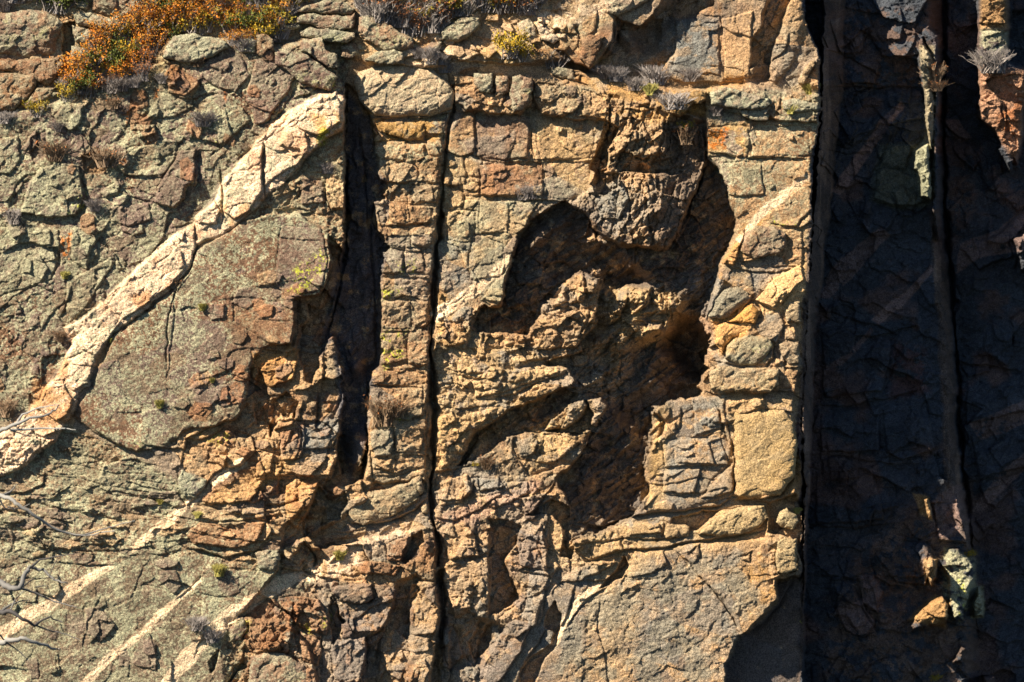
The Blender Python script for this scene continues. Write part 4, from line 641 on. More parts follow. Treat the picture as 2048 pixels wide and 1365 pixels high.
ml = fbm(U/60, V/60, 66, 3)
for k, q in BANDS.items():
    if k == 'dike': band(q, 1)
    else: band(q, 1, 2, .95)
paint([(70,760),(140,780),(150,830),(100,880),(60,850)], L3(.42,.21,.09), .7, 16, -.1)
paint([(555,250),(600,250),(640,270),(600,320),(560,300)], L3(.55,.30,.16), .5, 20, -.1)
paint([(624,230),(680,225),(680,265),(635,285)], OCHRE, .6, 14, -.05)
paint([(640,262),(672,250),(650,290),(625,300)], YEL*.9, .6, 8, -.05)
# pale pocket on the slab behind the pillar's cap, and the pale talus
paint([(703,165),(745,130),(790,120),(870,130),(895,165),(860,235),(745,232),(720,205)], PALE*.8, .7, 10, -.15)
paint([(830,130),(940,60),(1060,20),(1130,20),(1110,90),(1020,60),(960,110),(880,160)], PALE*.85, .8, 24, -.1)
paint([(560,1110),(640,1130),(700,1090),(760,1060),(830,1040),(830,1060),(760,1090),(700,1150),(630,1165)], PALE*.9, .8, 16, -.08)
paint([(1100,-90),(1320,-90),(1240,20),(1160,50),(1100,40)], PALE*.75, .7, 20, -.05)
paint([(1510,600),(1540,560),(1610,520),(1610,600),(1560,625),(1520,625)], L3(.62,.40,.2), .8, 16)
paint([(1420,640),(1500,600),(1500,650),(1480,700),(1440,710)], L3(.58,.32,.12), .8, 16)
paint([(870,1035),(1060,960),(1090,965),(1000,1030),(900,1050)], PINK, .7, 12, -.2)
paint([(1410,620),(1430,660),(1410,720),(1330,790),(1270,830),(1340,740),(1380,680)], PINK*.9, .5, 16)
paint([(640,900),(690,860),(560,960),(470,1010),(400,1010),(430,980),(540,920)], L3(.46,.28,.13), .7, 16)
# ochre stain
for q, a in (([(720,220),(760,210),(740,290),(715,240)], .8), ([(750,240),(880,240),(880,282),(760,285)], .75), ([(868,570),(905,590),(905,690),(880,680)], .55), ([(1200,215),(1410,225),(1400,245),(1200,245)], .5),
             ([(1410,250),(1500,245),(1490,310),(1412,305)], .55), ([(1340,180),(1420,180),(1410,235),(1350,235)], .6), ([(1490,450),(1540,440),(1500,510),(1470,500)], .6), ([(1480,1120),(1520,1110),(1560,1180),(1500,1240),(1470,1210)], .45),
             ([(900,0),(1040,0),(1130,110),(1000,130),(900,100)], .45), ([(1150,150),(1300,180),(1380,215),(1300,215),(1200,190)], .5), ([(1540,890),(1598,850),(1596,960),(1540,1000)], .5), ([(1400,150),(1500,145),(1500,175),(1400,175)], .45),
             ([(1400,950),(1465,905),(1470,940),(1400,1005)], .4), ([(1300,900),(1330,800),(1310,990),(1290,1000)], .5), ([(280,60),(380,40),(380,130),(280,180)], .3)):
    paint(q, OCHRE, a, 26, -.05)
# rusty block faces
for q, a in (([(500,1290),(560,1250),(600,1260),(600,1365),(480,1365)], .75), ([(560,1190),(640,1170),(650,1230),(570,1240)], .4), ([(770,1090),(820,1100),(872,1080),(872,1150),(780,1150)], .5), ([(400,170),(400,150),(340,120),(350,200),(385,200)], .4),
             ([(-100,110),(130,110),(110,175),(70,180),(-100,160)], .7), ([(1030,90),(1220,60),(1190,140),(1100,120)], .6), ([(440,620),(590,600),(585,690),(490,690)], .4), ([(1010,230),(1060,240),(1060,310),(1010,310)], .4),
             ([(160,310),(215,310),(215,350),(165,345)], .6), ([(910,290),(1060,330),(1060,390),(960,390)], .35), ([(830,400),(880,560),(860,700),(835,600)], .35)):
    paint(q, L3(.22,.105,.05), a, 20, -.12)
# bluish grey water-worn rock
for q, a in (([(1345,40),(1440,35),(1440,160),(1330,150)], .8), ([(890,470),(950,490),(940,590),(895,570)], .55), ([(1330,800),(1450,800),(1460,1010),(1330,1010)], .5),
             ([(980,1060),(1140,1020),(1140,1400),(900,1400)], .3), ([(1190,380),(1290,370),(1300,480),(1190,480)], .25), ([(1150,1120),(1480,1100),(1480,1365),(1150,1365)], .38), ([(1400,540),(1520,540),(1490,640),(1410,650)], .5),
             ([(600,830),(680,840),(670,930),(600,930)], .5), ([(950,950),(1060,955),(1050,1000),(950,985)], .5), ([(640,1170),(860,1170),(860,1365),(640,1365)], .35)):
    paint(q, L3(.19,.19,.17), a, 30, -.1)
# golden warm rock
for q, a in (([(870,640),(1140,720),(1100,800),(900,940),(870,940)], .5), ([(1060,860),(1180,800),(1200,850),(1060,950)], .6), ([(1215,570),(1370,580),(1360,700),(1220,700)], .55), ([(1290,800),(1340,800),(1330,1020),(1285,1020)], .6),
             ([(1090,1040),(1540,1010),(1540,1080),(1100,1140)], .45), ([(1460,790),(1600,790),(1590,1000),(1470,1000)], .45), ([(1180,1130),(1300,1110),(1260,1365),(1160,1365)], .35), ([(1070,240),(1200,240),(1170,400),(1090,320)], .4),
             ([(880,320),(960,320),(960,400),(890,460)], .35)):
    paint(q, L3(.48,.32,.155), a, 24, -.2)
# dark water streaks, then shade painted over hollows and turned-away faces
C = mix(C, L3(.09,.075,.06), np.clip((BUL*.3+.35*ALZ+.3*SMOOTH+.5*TOW*sst(170, 100, V)+.25*CEN)*sst(.05, .35, st), 0, 1))
paint([(1150,800),(1100,960),(920,940),(1000,830)], L3(.11,.09,.065), .5, 30, n=grain2, thr=0)
paint([(1345,225),(1412,240),(1412,320),(1390,390),(1340,500),(1320,480),(1340,400)], L3(.16,.11,.075), .7, 20)  # bulge's right side darkened: its dim raking light is put into the colour
paint([(692,185),(742,245),(757,345),(775,362),(742,440),(774,498),(758,600),(762,725),(732,800),(738,880),(700,965),(680,880),(668,668),(640,730),(655,600),(690,480)], L3(.075,.075,.085), .8, 12, -.3)  # cold shade of the gully painted into its rock
paint([(1064,440),(1128,404),(1170,432),(1245,497),(1340,500),(1392,390),(1412,320),(1476,440),(1440,520),(1412,640),(1380,600),(1200,560),(1128,560),(1040,640),(980,650),(1028,520)], L3(.09,.075,.065), .7, 20, -.25)  # shade under the overhang painted into the alcove colour
paint([(1120,1000),(1180,880),(1300,700),(1400,640),(1400,760),(1310,830),(1290,1030),(1150,1085)], L3(.115,.095,.08), .75, 24, -.3)  # lower alcove darkened too, shade in the colour
paint([(1330,240),(1412,236),(1412,330),(1385,400),(1340,495),(1290,500)], L3(.17,.125,.09), .7, 20, -.3)  # second coat of painted shade on the bulge's turned-away side
paint([(1150,1150),(1480,1110),(1590,1090),(1480,1270),(1430,1400),(1100,1400)], L3(.235,.205,.15), .6, 40, -.05, p1)
paint([(1440,1450),(1450,1330),(1484,1277),(1556,1205),(1550,1165),(1606,1152),(1606,1450)], L3(.08,.07,.07), .85, 8, -.6)  # black shadow below the slab painted as a dark tone
# deep shade walls: cold blue shade put into the rock colour, with their own pale dikes
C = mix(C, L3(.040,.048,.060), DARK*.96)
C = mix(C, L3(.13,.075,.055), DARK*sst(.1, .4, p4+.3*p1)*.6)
C = mix(C, L3(.13,.135,.10), DARK*zone([(1760,290),(1860,280),(1862,410),(1800,420),(1740,400)], 16)*.8)
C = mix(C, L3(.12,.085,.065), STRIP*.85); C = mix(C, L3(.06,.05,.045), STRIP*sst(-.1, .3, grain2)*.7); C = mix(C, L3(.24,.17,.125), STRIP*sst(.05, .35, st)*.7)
paint([(1655,10),(1860,20),(1860,180),(1660,172)], L3(.12,.075,.055), .8, 30, -.05)
paint([(1640,1365),(1660,1240),(1720,1110),(1860,985),(1945,960),(1965,1400),(1640,1400)], L3(.14,.095,.07), .8, 40, -.05)
paint([(1890,250),(1960,300),(1950,420),(1900,520)], L3(.10,.065,.05), .7, 30, -.05)
paint([(1780,680),(1850,700),(1860,790),(1780,800)], L3(.12,.06,.05), .6, 24, -.05)
for q, a in (([(1660,385),(1700,330),(1760,240),(1800,205),(1810,215),(1770,260),(1715,350),(1680,390)], .45), ([(1745,640),(1790,600),(1865,530),(1870,540),(1800,615),(1760,650)], .4), ([(1660,730),(1700,700),(1745,655),(1750,662),(1700,712),(1665,745)], .32),
             ([(1640,595),(1660,540),(1700,500),(1760,455),(1780,470),(1720,540),(1660,600)], .26), ([(1908,545),(1920,490),(1990,460),(2048,420),(2200,360),(2200,420),(2048,500),(1960,520)], .35), ([(1950,1010),(1990,960),(2048,905),(2200,780),(2200,840),(2060,930),(1990,1000),(1960,1030)], .3),
             ([(1940,850),(2048,800),(2200,760),(2200,800),(2048,850),(1960,880)], .3), ([(1640,100),(1720,60),(1760,120),(1700,150)], .2), ([(1620,760),(1660,735),(1640,770)], .3), ([(1670,1220),(1740,1190),(1750,1265),(1700,1270)], .3),
             ([(1720,1150),(1760,1150),(1770,1220),(1740,1220)], .3), ([(1850,1000),(1930,960),(1940,1060),(1860,1080)], .28), ([(1880,240),(1920,240),(1945,275),(1925,285)], .35)):
    paint(q, L3(.20,.135,.115), min(1, a*2.3), 4, -.32)
paint([(1955,130),(2060,140),(2048,230),(2035,330),(1958,230)], L3(.40,.22,.13), .8, 14)
paint([(1995,230),(2048,200),(2040,260),(2000,290)], RUST, .5, 16, -.1)
paint([(1955,-90),(2016,-90),(2016,60),(1960,60)], L3(.34,.20,.09), .8, 14); paint([(1960,60),(2016,60),(2016,120),(1960,120)], LICH, .7, 10, -.1)
paint([(1840,90),(1870,90),(1866,300),(1850,300)], L3(.34,.28,.18), .8, 8); paint([(1826,290),(1866,290),(1866,400),(1838,395)], LICH, .8, 8)
paint([(1885,1095),(1950,1120),(1950,1180),(1920,1250),(1890,1240)], LICH*1.1, .8, 10, -.2); paint([(1820,1240),(1870,1190),(1900,1200),(1890,1260)], L3(.42,.24,.10), .8, 10); paint([(1935,1175),(1966,1175),(1966,1235),(1940,1235)], LICH, .9, 6)
paint([(1830,990),(1862,990),(1862,1040),(1840,1030)], L3(.42,.26,.12), .8, 6); paint([(1845,1120),(1876,1115),(1870,1170),(1850,1170)], L3(.38,.24,.12), .8, 6)
for k, q in BANDS.items():
    if k != 'dike': band(q, 1, 2, .95)
# yellow map lichen
for q in ([(578,545),(640,500),(655,520),(612,590),(570,580)], [(762,580),(800,575),(812,590),(795,600),(765,598)], [(760,660),(810,655),(805,680),(770,700)], [(440,862),(470,880),(440,895),(400,870)], [(255,890),(285,890),(275,912)],
          [(60,55),(115,55),(110,80),(60,80)], [(235,15),(262,10),(262,35),(240,35)], [(585,140),(668,150),(665,180),(600,165)], [(640,70),(700,70),(700,90),(650,88)], [(740,50),(810,70),(810,95),(760,90)],
          [(1545,440),(1610,445),(1605,458),(1545,452)], [(1500,700),(1545,690),(1540,725),(1510,725)], [(800,820),(825,830),(805,845),(785,835)], [(640,1230),(668,1225),(665,1250),(645,1255)], [(470,1240),(510,1240),(490,1280),(465,1275)],
          [(600,1250),(630,1248),(625,1270),(605,1270)], [(1040,200),(1060,160),(1065,190),(1050,225)], [(150,395),(172,380),(165,420),(135,425)], [(420,270),(440,275),(436,292),(420,290)], [(585,1340),(605,1345),(600,1365),(580,1365)],
          [(790,530),(830,520),(830,545),(800,548)], [(1180,110),(1205,100),(1205,125),(1190,130)],[(820,690),(765,690),(770,740),(790,740)], [(0,30),(40,40),(40,85),(10,90)], [(1590,1240),(1605,1240),(1600,1250)], [(1915,1150),(1930,1180),(1925,1220),(1912,1240)]):
    paint(q, L3(.36,.36,.035), .8, 14, .24, p2*.5+p3*.5+p5*.6)
for q in ([(125,465),(145,460),(140,520),(125,510)], [(310,180),(318,180),(316,200),(308,200)], [(445,180),(452,180),(450,205)], [(245,220),(262,215),(255,250)], [(238,320),(250,318),(248,345)], [(1415,255),(1460,250),(1450,300),(1415,295)], [(350,1130),(362,1125),(360,1145)]):
    paint(q, L3(.55,.16,.03), .8, 8, .0, p3)
dirt = L3(.36,.22,.11)
C = mix(C, dirt, HILL*.45*sst(.1, -.2, p2))
C = C*(1+.22*p3[..., None]+.16*p5[..., None]+.12*p4[..., None]); C = np.clip(C*(1+.22*(r3-.5)+.3*(r2-.5)*(1-SMOOTH))[..., None], .01, .85)
lum = C.mean(-1, keepdims=True); C = np.clip(lum+(C-lum)*1.1, .008, .85)
#BUILD
# ------------------------------------------------------------------ mesh writing
def world(u, v, h):
    k = (D-h*S)/D
    return (u-1024)*S*k, -h*S, -(v-682.5)*S*k
def rock_mat(name, bump=.9):
    m = bpy.data.materials.new(name); m.use_nodes = True; t = m.node_tree; N = t.nodes; K = t.links
    b = N['Principled BSDF']; b.inputs['Roughness'].default_value = .85; b.inputs['Specular IOR Level'].default_value = .25
    at = N.new('ShaderNodeAttribute'); at.attribute_name = 'rock_colour'
    tc = N.new('ShaderNodeTexCoord')
    n1 = N.new('ShaderNodeTexNoise'); n1.inputs['Scale'].default_value = 14; n1.inputs['Detail'].default_value = 4; n1.inputs['Roughness'].default_value = .75
    K.new(tc.outputs['Object'], n1.inputs['Vector'])
    r = N.new('ShaderNodeValToRGB'); r.color_ramp.elements[0].position = .38; r.color_ramp.elements[0].color = (.30,.27,.25,1); r.color_ramp.elements[1].position = .62; r.color_ramp.elements[1].color = (1.6,1.6,1.55,1)
    K.new(n1.outputs['Fac'], r.inputs['Fac'])
    mx = N.new('ShaderNodeMix'); mx.data_type = 'RGBA'; mx.blend_type = 'MULTIPLY'; mx.inputs[0].default_value = .8
    K.new(at.outputs['Color'], mx.inputs[6]); K.new(r.outputs['Color'], mx.inputs[7]); K.new(mx.outputs[2], b.inputs['Base Color'])
    n2 = N.new('ShaderNodeTexNoise'); n2.inputs['Scale'].default_value = 8; n2.inputs['Detail'].default_value = 6; n2.inputs['Roughness'].default_value = .7
    K.new(tc.outputs['Object'], n2.inputs['Vector'])
    bp = N.new('ShaderNodeBump'); bp.inputs['Strength'].default_value = bump; bp.inputs['Distance'].default_value = .12
    K.new(n2.outputs['Fac'], bp.inputs['Height']); K.new(bp.outputs['Normal'], b.inputs['Normal'])
    return m
ROCK = rock_mat('weathered_rock')
def mesh_np(name, co, quads, colr, mat, parent=None):
    me = bpy.data.meshes.new(name); me.vertices.add(len(co)); me.vertices.foreach_set('co', co.astype(np.float32).ravel())
    me.loops.add(quads.size); me.loops.foreach_set('vertex_index', quads.astype(np.int32).ravel())
    me.polygons.add(len(quads)); me.polygons.foreach_set('loop_start', np.arange(0, quads.size, 4, dtype=np.int32))
    me.polygons.foreach_set('use_smooth', np.ones(len(quads), bool))
    me.update(calc_edges=True)
    ca = me.attributes.new('rock_colour', 'FLOAT_COLOR', 'POINT')
    ca.data.foreach_set('color', np.concatenate([colr, np.ones((len(colr), 1))], 1).astype(np.float32).ravel())
    me.materials.append(mat); o = bpy.data.objects.new(name, me); col.objects.link(o)
    if parent: o.parent = parent
    return o
IDX = np.arange(NV*NU).reshape(NV, NU)
X, Y, Z = world(U, V, H)
def grid_part(name, facemask, parent=None):
    ii, jj = np.nonzero(facemask)
    q = np.stack([IDX[ii, jj], IDX[ii+1, jj], IDX[ii+1, jj+1], IDX[ii, jj+1]], 1)
    uq, inv = np.unique(q, return_inverse=True)
    co = np.stack([X.ravel()[uq], Y.ravel()[uq], Z.ravel()[uq]], 1)
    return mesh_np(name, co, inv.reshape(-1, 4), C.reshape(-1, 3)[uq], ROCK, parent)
def tag(o, label=None, cat=None, group=None, kind=None):
    for k, v in (('label', label), ('category', cat), ('group', group), ('kind', kind)):
        if v: o[k] = v
    return o
# which stretch of the cliff every face belongs to
LAB = np.zeros((NV-1, NU-1), np.int16)
def lab(pts, n):
    sl, d = sdf(pts, 4)
    m = d[:-1, :-1] > 0; s = (slice(sl[0].start, sl[0].stop-1), slice(sl[1].start, sl[1].stop-1))
    LAB[s][m] = n
BIG = 4000
lab([(-BIG,-BIG),(BIG,-BIG),(BIG,BIG),(-BIG,BIG)], 1)
NAMES = {}
def reg(n, name, label, pts_list):
    NAMES[n] = (name, label)
    for p in pts_list: lab(p, n)
reg(1, 'lower_rock_wall', 'broken brown and tan rock wall along the bottom of the cliff', [])
reg(2, 'lichen_buttress', 'grey-green lichen covered buttress left of the dark gully', [[(-200,60),(640,60),(690,190),(690,470),(686,520),(672,600),(655,650),(630,740),(560,900),(412,870),(270,910),(130,860),(-200,960)]])
reg(3, 'hillside', 'sunny scrub slope above the cliff', [[(-200,-120),(1330,-120),(1250,60),(1150,120),(1010,135),(900,140),(760,130),(705,115),(690,60),(560,95),(450,80),(340,80),(300,140),(180,200),(100,210),(0,235),(-200,260)]])
reg(4, 'gully', 'deep black gully between the lichen buttress and the blocky pillar', [[(690,170),(716,196),(742,240),(752,300),(760,400),(756,455),(764,500),(762,730),(744,745),(738,800),(742,880),(728,960),(690,965),(672,900),(692,800),(684,730),(664,664),(680,545),(690,480)]])
reg(5, 'rock_pillar', 'tall pillar of stacked tan blocks beside the long vertical crack', [[(744,236),(890,236),(888,330),(882,420),(874,470),(871,520),(864,570),(858,640),(860,700),(866,760),(860,830),(868,870),(862,930),(850,965),(746,965),(740,900),(734,850),(738,760),(762,732),(762,610),(758,500),(755,455),(750,400)]])
reg(6, 'central_rock_wall', 'tan jointed wall right of the long vertical crack', [[(898,120),(1060,130),(1200,170),(1230,190),(1236,300),(1190,400),(1130,405),(1060,450),(1030,500),(1000,612),(958,622),(946,652),(930,700),(1000,740),(1160,770),(1090,800),(960,850),(900,935),(868,1050),(866,900),(862,700),(880,430),(890,250)]])
reg(7, 'overhang_bulge', 'bulging overhang with dark vertical streaks above the alcove', [[(1218,190),(1300,215),(1380,222),(1410,240),(1412,320),(1390,390),(1360,440),(1340,492),(1290,495),(1240,490),(1200,470),(1170,430),(1140,408),(1180,380),(1190,320),(1216,250)]])
reg(8, 'shaded_alcove', 'shaded hollow with sunlit ribs under the overhang', [ALC])
reg(9, 'rock_tower', 'sunlit tower of rounded blocks at the edge of the deep shade', [[(1330,178),(1640,190),(1622,460),(1602,850),(1606,1150),(1545,1170),(1530,1060),(1534,1010),(1468,992),(1464,900),(1440,792),(1408,740),(1426,700),(1412,640),(1424,590),(1450,520),(1476,440),(1424,325),(1408,240)]])
reg(10, 'upper_rock_face', 'blue-grey rock face in the recess above the tower', [[(1130,140),(1240,60),(1330,-120),(1612,-120),(1612,40),(1640,112),(1640,190),(1400,180),(1330,178)]])
reg(11, 'smooth_rock_slab', 'broad smooth tan slab with a diagonal crack at the bottom', [[(1120,1150),(1180,1125),(1290,1100),(1345,1096),(1592,1078),(1592,1150),(1552,1160),(1484,1275),(1450,1330),(1430,1500),(1100,1500),(1080,1365),(1130,1250)]])
reg(12, 'shaded_rock_wall', 'deep shaded dark wall right of the sunlit tower', [ARETE+[(2400,1500),(2400,-120)]])
reg(13, 'far_shaded_wall', 'dark wall beyond the black fissure at the right edge', [[(1885,-120),(1885,250),(1890,420),(1905,540),(1915,700),(1925,900),(1945,1080),(1952,1500),(2400,1500),(2400,-120)]])
BL = {}
bn = 100
BLAB = np.zeros_like(LAB)
for k, q in BANDS.items():
    bn += 1; BL[k] = bn
    sl, d = sdf(q, 4); s = (slice(sl[0].start, sl[0].stop-1), slice(sl[1].start, sl[1].stop-1))
    BLAB[s][d[:-1, :-1] > 0] = bn
bandlab = {'dike': 'broad pale pink granite band climbing across the lichen buttress', 'thin1': 'thin pale band at the lower left edge', 'thin2': 'pale orange band crossing the bedded rock', 'thin3': 'narrow pale band between two others at lower left',
           'thin4': 'whitish lichen covered band at lower left centre', 'thin5': 'short cream band on the central wall', 'thin6': 'cream band on the upper tower', 'thin7': 'pink band beside the smooth slab'}
for n, (name, label) in NAMES.items():
    m = (LAB == n)
    if not m.any(): continue
    base = m & (BLAB == 0)
    for b in BL.values():
        if (m & (BLAB == b)).sum() <= 250: base |= m & (BLAB == b)
    root = tag(grid_part(name, base), label, None, None, 'structure')
    for k, b in BL.items():
        bm_ = m & (BLAB == b)
        if bm_.sum() > 250:
            p = grid_part('pale_rock_band', bm_, root); p['label'] = bandlab[k]
# ------------------------------------------------------------------ loose boulders and blocks: closed solids resting on the cliff
FAC = 1.6*f2+1.1*f3+.5*f4+1.2*grain+.6*gritty+4*nmid-1.6*cr(e2, .06)
def boulder(name, label, cat, pts, th=16, rnd=12, rr=14, gy=0., gx=0., tint=None, amt=.6, lich=.5, group=None, rgh=.8, thr=0.):
    sl, d = sdf(pts, 4); p = np.array(pts, float); c = (p.min(0)+p.max(0))/2
    m = d > 0
    # keep whole cells only
    cell = m[:-1, :-1] & m[1:, :-1] & m[1:, 1:] & m[:-1, 1:]
    base = np.percentile(H[sl][m], 60)
    e = np.clip(1-np.maximum(d, 0)/rr, 0, 1)
    h = base+th+gx*(U[sl]-c[0])+gy*(V[sl]-c[1])-rnd*(1-np.sqrt(1-e*e*.999))+rgh*FAC[sl]
    lo = np.minimum(H[sl][m].min(), h[m].min())-8
    cc = C[sl].copy()
    if tint is not None: cc = cc+(tint-cc)*amt
    wl = sst(-.15, .1, (p2*.8+p3*.5)[sl]+thr)*lich
    cc = cc+(LICH-cc)*wl[..., None]; cc = cc*(1+.12*p3[sl])[..., None]
    ii, jj = np.nonzero(cell); ix = np.arange(m.size).reshape(m.shape)
    q = np.stack([ix[ii, jj], ix[ii+1, jj], ix[ii+1, jj+1], ix[ii, jj+1]], 1)
    uq, inv = np.unique(q, return_inverse=True); q = inv.reshape(-1, 4); n = len(uq)
    uu = U[sl].ravel()[uq]; vv = V[sl].ravel()[uq]
    f = np.stack(world(uu, vv, h.ravel()[uq]), 1); bk = np.stack(world(uu, vv, np.full(n, lo)), 1)
    ed = np.concatenate([q[:, [0, 1]], q[:, [1, 2]], q[:, [2, 3]], q[:, [3, 0]]]); key = np.sort(ed, 1); _, first, cnt = np.unique(key[:, 0]*10**7+key[:, 1], return_index=True, return_counts=True)
    bd = ed[first[cnt == 1]]
    side = np.stack([bd[:, 1], bd[:, 0], bd[:, 0]+n, bd[:, 1]+n], 1)
    o = mesh_np(name, np.concatenate([f, bk]), np.concatenate([q, q[:, ::-1]+n, side]), np.concatenate([cc.reshape(-1, 3)[uq]]*2), ROCK)
    return tag(o, label, cat, group)
BR = L3(.17,.105,.075); GY = L3(.21,.19,.14); TN = L3(.36,.24,.12); RB = L3(.20,.10,.05)
B = boulder
B('boulder', 'great rounded lichen boulder in the top left corner', 'boulder', [(-60,30),(20,24),(52,18),(92,20),(128,46),(122,64),(114,82),(112,104),(62,114),(0,106),(-60,104)], 26, 20, 30, tint=BR, gy=-.1)
B('rock_block', 'brown block split by cracks directly under the top left corner boulder', 'rock block', [(-60,118),(20,118),(52,116),(118,110),(131,128),(116,158),(98,172),(70,165),(20,140),(-60,135)], 20, 12, 14, tint=RB, amt=.8, lich=.3)
B('boulder', 'dark brown boulder above the small orange shrub at far left', 'boulder', [(-60,142),(30,142),(68,148),(74,172),(30,222),(0,224),(-60,220)], 14, 12, 14, tint=RB, lich=.45)
B('rock_block', 'sloping rock below the split brown block beside the orange thicket', 'rock block', [(72,175),(98,176),(118,175),(104,196),(60,212),(36,216)], 8, 8, 10, tint=RB, lich=.4)
B('rock_block', 'flat-topped lichen block right of the top left corner boulder', 'rock block', [(142,24),(180,24),(214,38),(262,50),(272,60),(216,62),(150,52)], 22, 9, 10, tint=GY)
B('rock_block', 'broad lichen block under the flat-topped block at upper left', 'rock block', [(140,50),(150,54),(214,64),(222,78),(216,98),(150,86)], 18, 9, 10, tint=GY)
B('rock_block', 'low lichen block behind the small orange shrub at upper left', 'rock block', [(142,90),(200,102),(196,140),(142,140),(140,110)], 12, 9, 12, tint=GY)
B('boulder', 'boulder with bright yellow lichen at the top edge left of the orange thicket', 'boulder', [(184,12),(190,-20),(250,-40),(340,-30),(330,6),(302,28),(258,42),(216,36),(186,22)], 26, 18, 20, tint=BR, gy=-.2)
B('boulder', 'small round stone at the top edge above the flat-topped block', 'boulder', [(150,18),(158,2),(180,4),(178,20)], 14, 8, 9, tint=GY)
B('rock_block', 'pale lichen block standing on the rim below the orange thicket', 'rock block', [(328,114),(334,92),(350,70),(384,68),(420,74),(454,84),(454,98),(434,112),(402,122),(372,126)], 18, 10, 12, tint=GY, lich=.8, thr=.1)
B('boulder', 'whitish stone on the rim half behind the grey brush', 'boulder', [(474,84),(490,76),(514,82),(510,106),(480,104)], 12, 9, 10, tint=GY, lich=.9, thr=.2)
B('rock_slab', 'topmost thin slab of the rock stack above the gully', 'rock slab', [(592,24),(618,12),(650,1),(690,5),(708,20),(700,30),(656,29),(598,28)], 34, 8, 9, tint=BR, gy=-.2)
B('rock_slab', 'second slab down in the rock stack above the gully', 'rock slab', [(592,36),(610,30),(700,31),(708,24),(706,58),(684,62),(622,53),(594,50)], 30, 8, 9, tint=BR)
B('rock_slab', 'third slab down in the rock stack with yellow lichen underneath', 'rock slab', [(598,66),(620,56),(660,57),(706,68),(708,78),(694,88),(660,84),(602,76)], 30, 8, 9, tint=GY)
B('rock_slab', 'thin wedge of rock left of the rock stack above the gully', 'rock slab', [(552,58),(572,50),(600,52),(600,60),(572,66),(554,64)], 22, 6, 7, tint=GY)
B('boulder', 'small dark boulder wedged under the rock stack in the notch', 'boulder', [(680,92),(700,86),(716,92),(714,112),(694,118),(680,112)], 16, 10, 11, tint=BR)
B('rock_slab', 'long lichen slab sloping right of the rock stack', 'rock slab', [(712,66),(716,36),(738,33),(764,44),(800,62),(828,74),(832,92),(806,102),(768,102),(736,84)], 24, 12, 14, tint=BR)
B('rock_slab', 'grey lens-shaped slab lying on the pale cap of the pillar', 'rock slab', [(724,118),(750,104),(790,98),(808,104),(810,126),(788,130),(756,126),(740,122)], 22, 8, 9, tint=GY)
B('rock_slab', 'long tilted brown slab with yellow lichen above the end of the pale band', 'rock slab', [(548,104),(572,100),(606,108),(640,126),(676,150),(668,160),(658,182),(600,162),(590,154),(552,128)], 20, 10, 12, tint=BR)
B('rock_slab', 'brown slab with cracked end between the stack and the tilted slab', 'rock slab', [(600,84),(640,90),(676,108),(678,134),(660,134),(620,112),(602,104)], 18, 8, 9, tint=BR)
B('rock_block', 'angular block with a rust red face left of the tilted slab', 'rock block', [(512,72),(530,68),(548,80),(548,122),(528,122),(512,108)], 16, 8, 9, tint=RB, lich=.3)
B('boulder', 'big pale arched boulder capping the pillar above the gully', 'boulder', [(704,168),(714,146),(742,134),(790,128),(830,130),(870,142),(898,164),(910,190),(906,220),(868,234),(800,236),(748,234),(732,218),(716,204)], 26, 20, 26, tint=L3(.46,.34,.21), amt=.75, lich=.35, gy=-.05)
B('rock_block', 'ochre stained block tucked under the arched boulder', 'rock block', [(752,248),(800,244),(848,250),(854,262),(846,282),(816,283),(780,272),(758,262)], 12, 8, 9, tint=OCHRE*.75, amt=.6, lich=.1)
B('boulder', 'green rounded boulder on the brow right of the grey scrub at top', 'boulder', [(914,6),(950,4),(960,18),(946,34),(920,32)], 22, 12, 13, tint=GY)
B('boulder', 'lichen boulder leaning on the pale talus near the top centre', 'boulder', [(880,62),(920,40),(960,36),(964,52),(940,76),(916,86),(884,80)], 22, 14, 14, tint=GY, lich=.7)
B('boulder', 'brown wedge-shaped boulder among dry scrub at top centre', 'boulder', [(846,104),(862,84),(886,82),(886,100),(866,110)], 18, 10, 10, tint=BR)
B('boulder', 'upright pale stone beside the dry scrub at top centre', 'boulder', [(842,66),(850,40),(868,42),(866,64)], 14, 8, 9, tint=GY)
B('rock_block', 'long pale stone fallen on the ledge below the brown outcrop', 'rock block', [(1070,38),(1082,46),(1118,70),(1122,82),(1108,90),(1084,78),(1076,58)], 18, 9, 9, tint=PALE*.8, amt=.8, lich=.3)
B('boulder', 'pale rounded stone left of the long fallen stone on the ledge', 'boulder', [(1034,44),(1056,34),(1074,52),(1076,74),(1060,84),(1038,70)], 16, 10, 11, tint=PALE*.65, amt=.7, lich=.6)
B('rock_block', 'brown block hanging at the foot of the upper outcrop', 'rock block', [(1156,120),(1164,80),(1180,68),(1206,72),(1200,100),(1184,134),(1176,137)], 16, 10, 11, tint=RB, amt=.8, lich=.15)
B('rock_block', 'pale knobbly block at the top of the upper outcrop', 'rock block', [(1212,28),(1216,-40),(1320,-60),(1300,0),(1268,20),(1234,36)], 18, 12, 14, tint=PALE*.6, amt=.6, lich=.5)
B('rock_block', 'dark lichen block with a jagged right edge high on the central wall', 'rock block', [(1022,152),(1040,150),(1062,156),(1068,176),(1054,206),(1042,226),(1024,226),(1016,190)], 14, 9, 10, tint=BR)
B('rock_block', 'brown block left of the dark lichen block on the central wall', 'rock block', [(990,150),(1016,150),(1016,186),(1006,192),(988,188)], 12, 8, 9, tint=BR)
B('rock_block', 'small green block at the head of the long crack', 'rock block', [(946,146),(984,144),(986,166),(978,184),(960,184),(948,168)], 12, 8, 9, tint=GY)
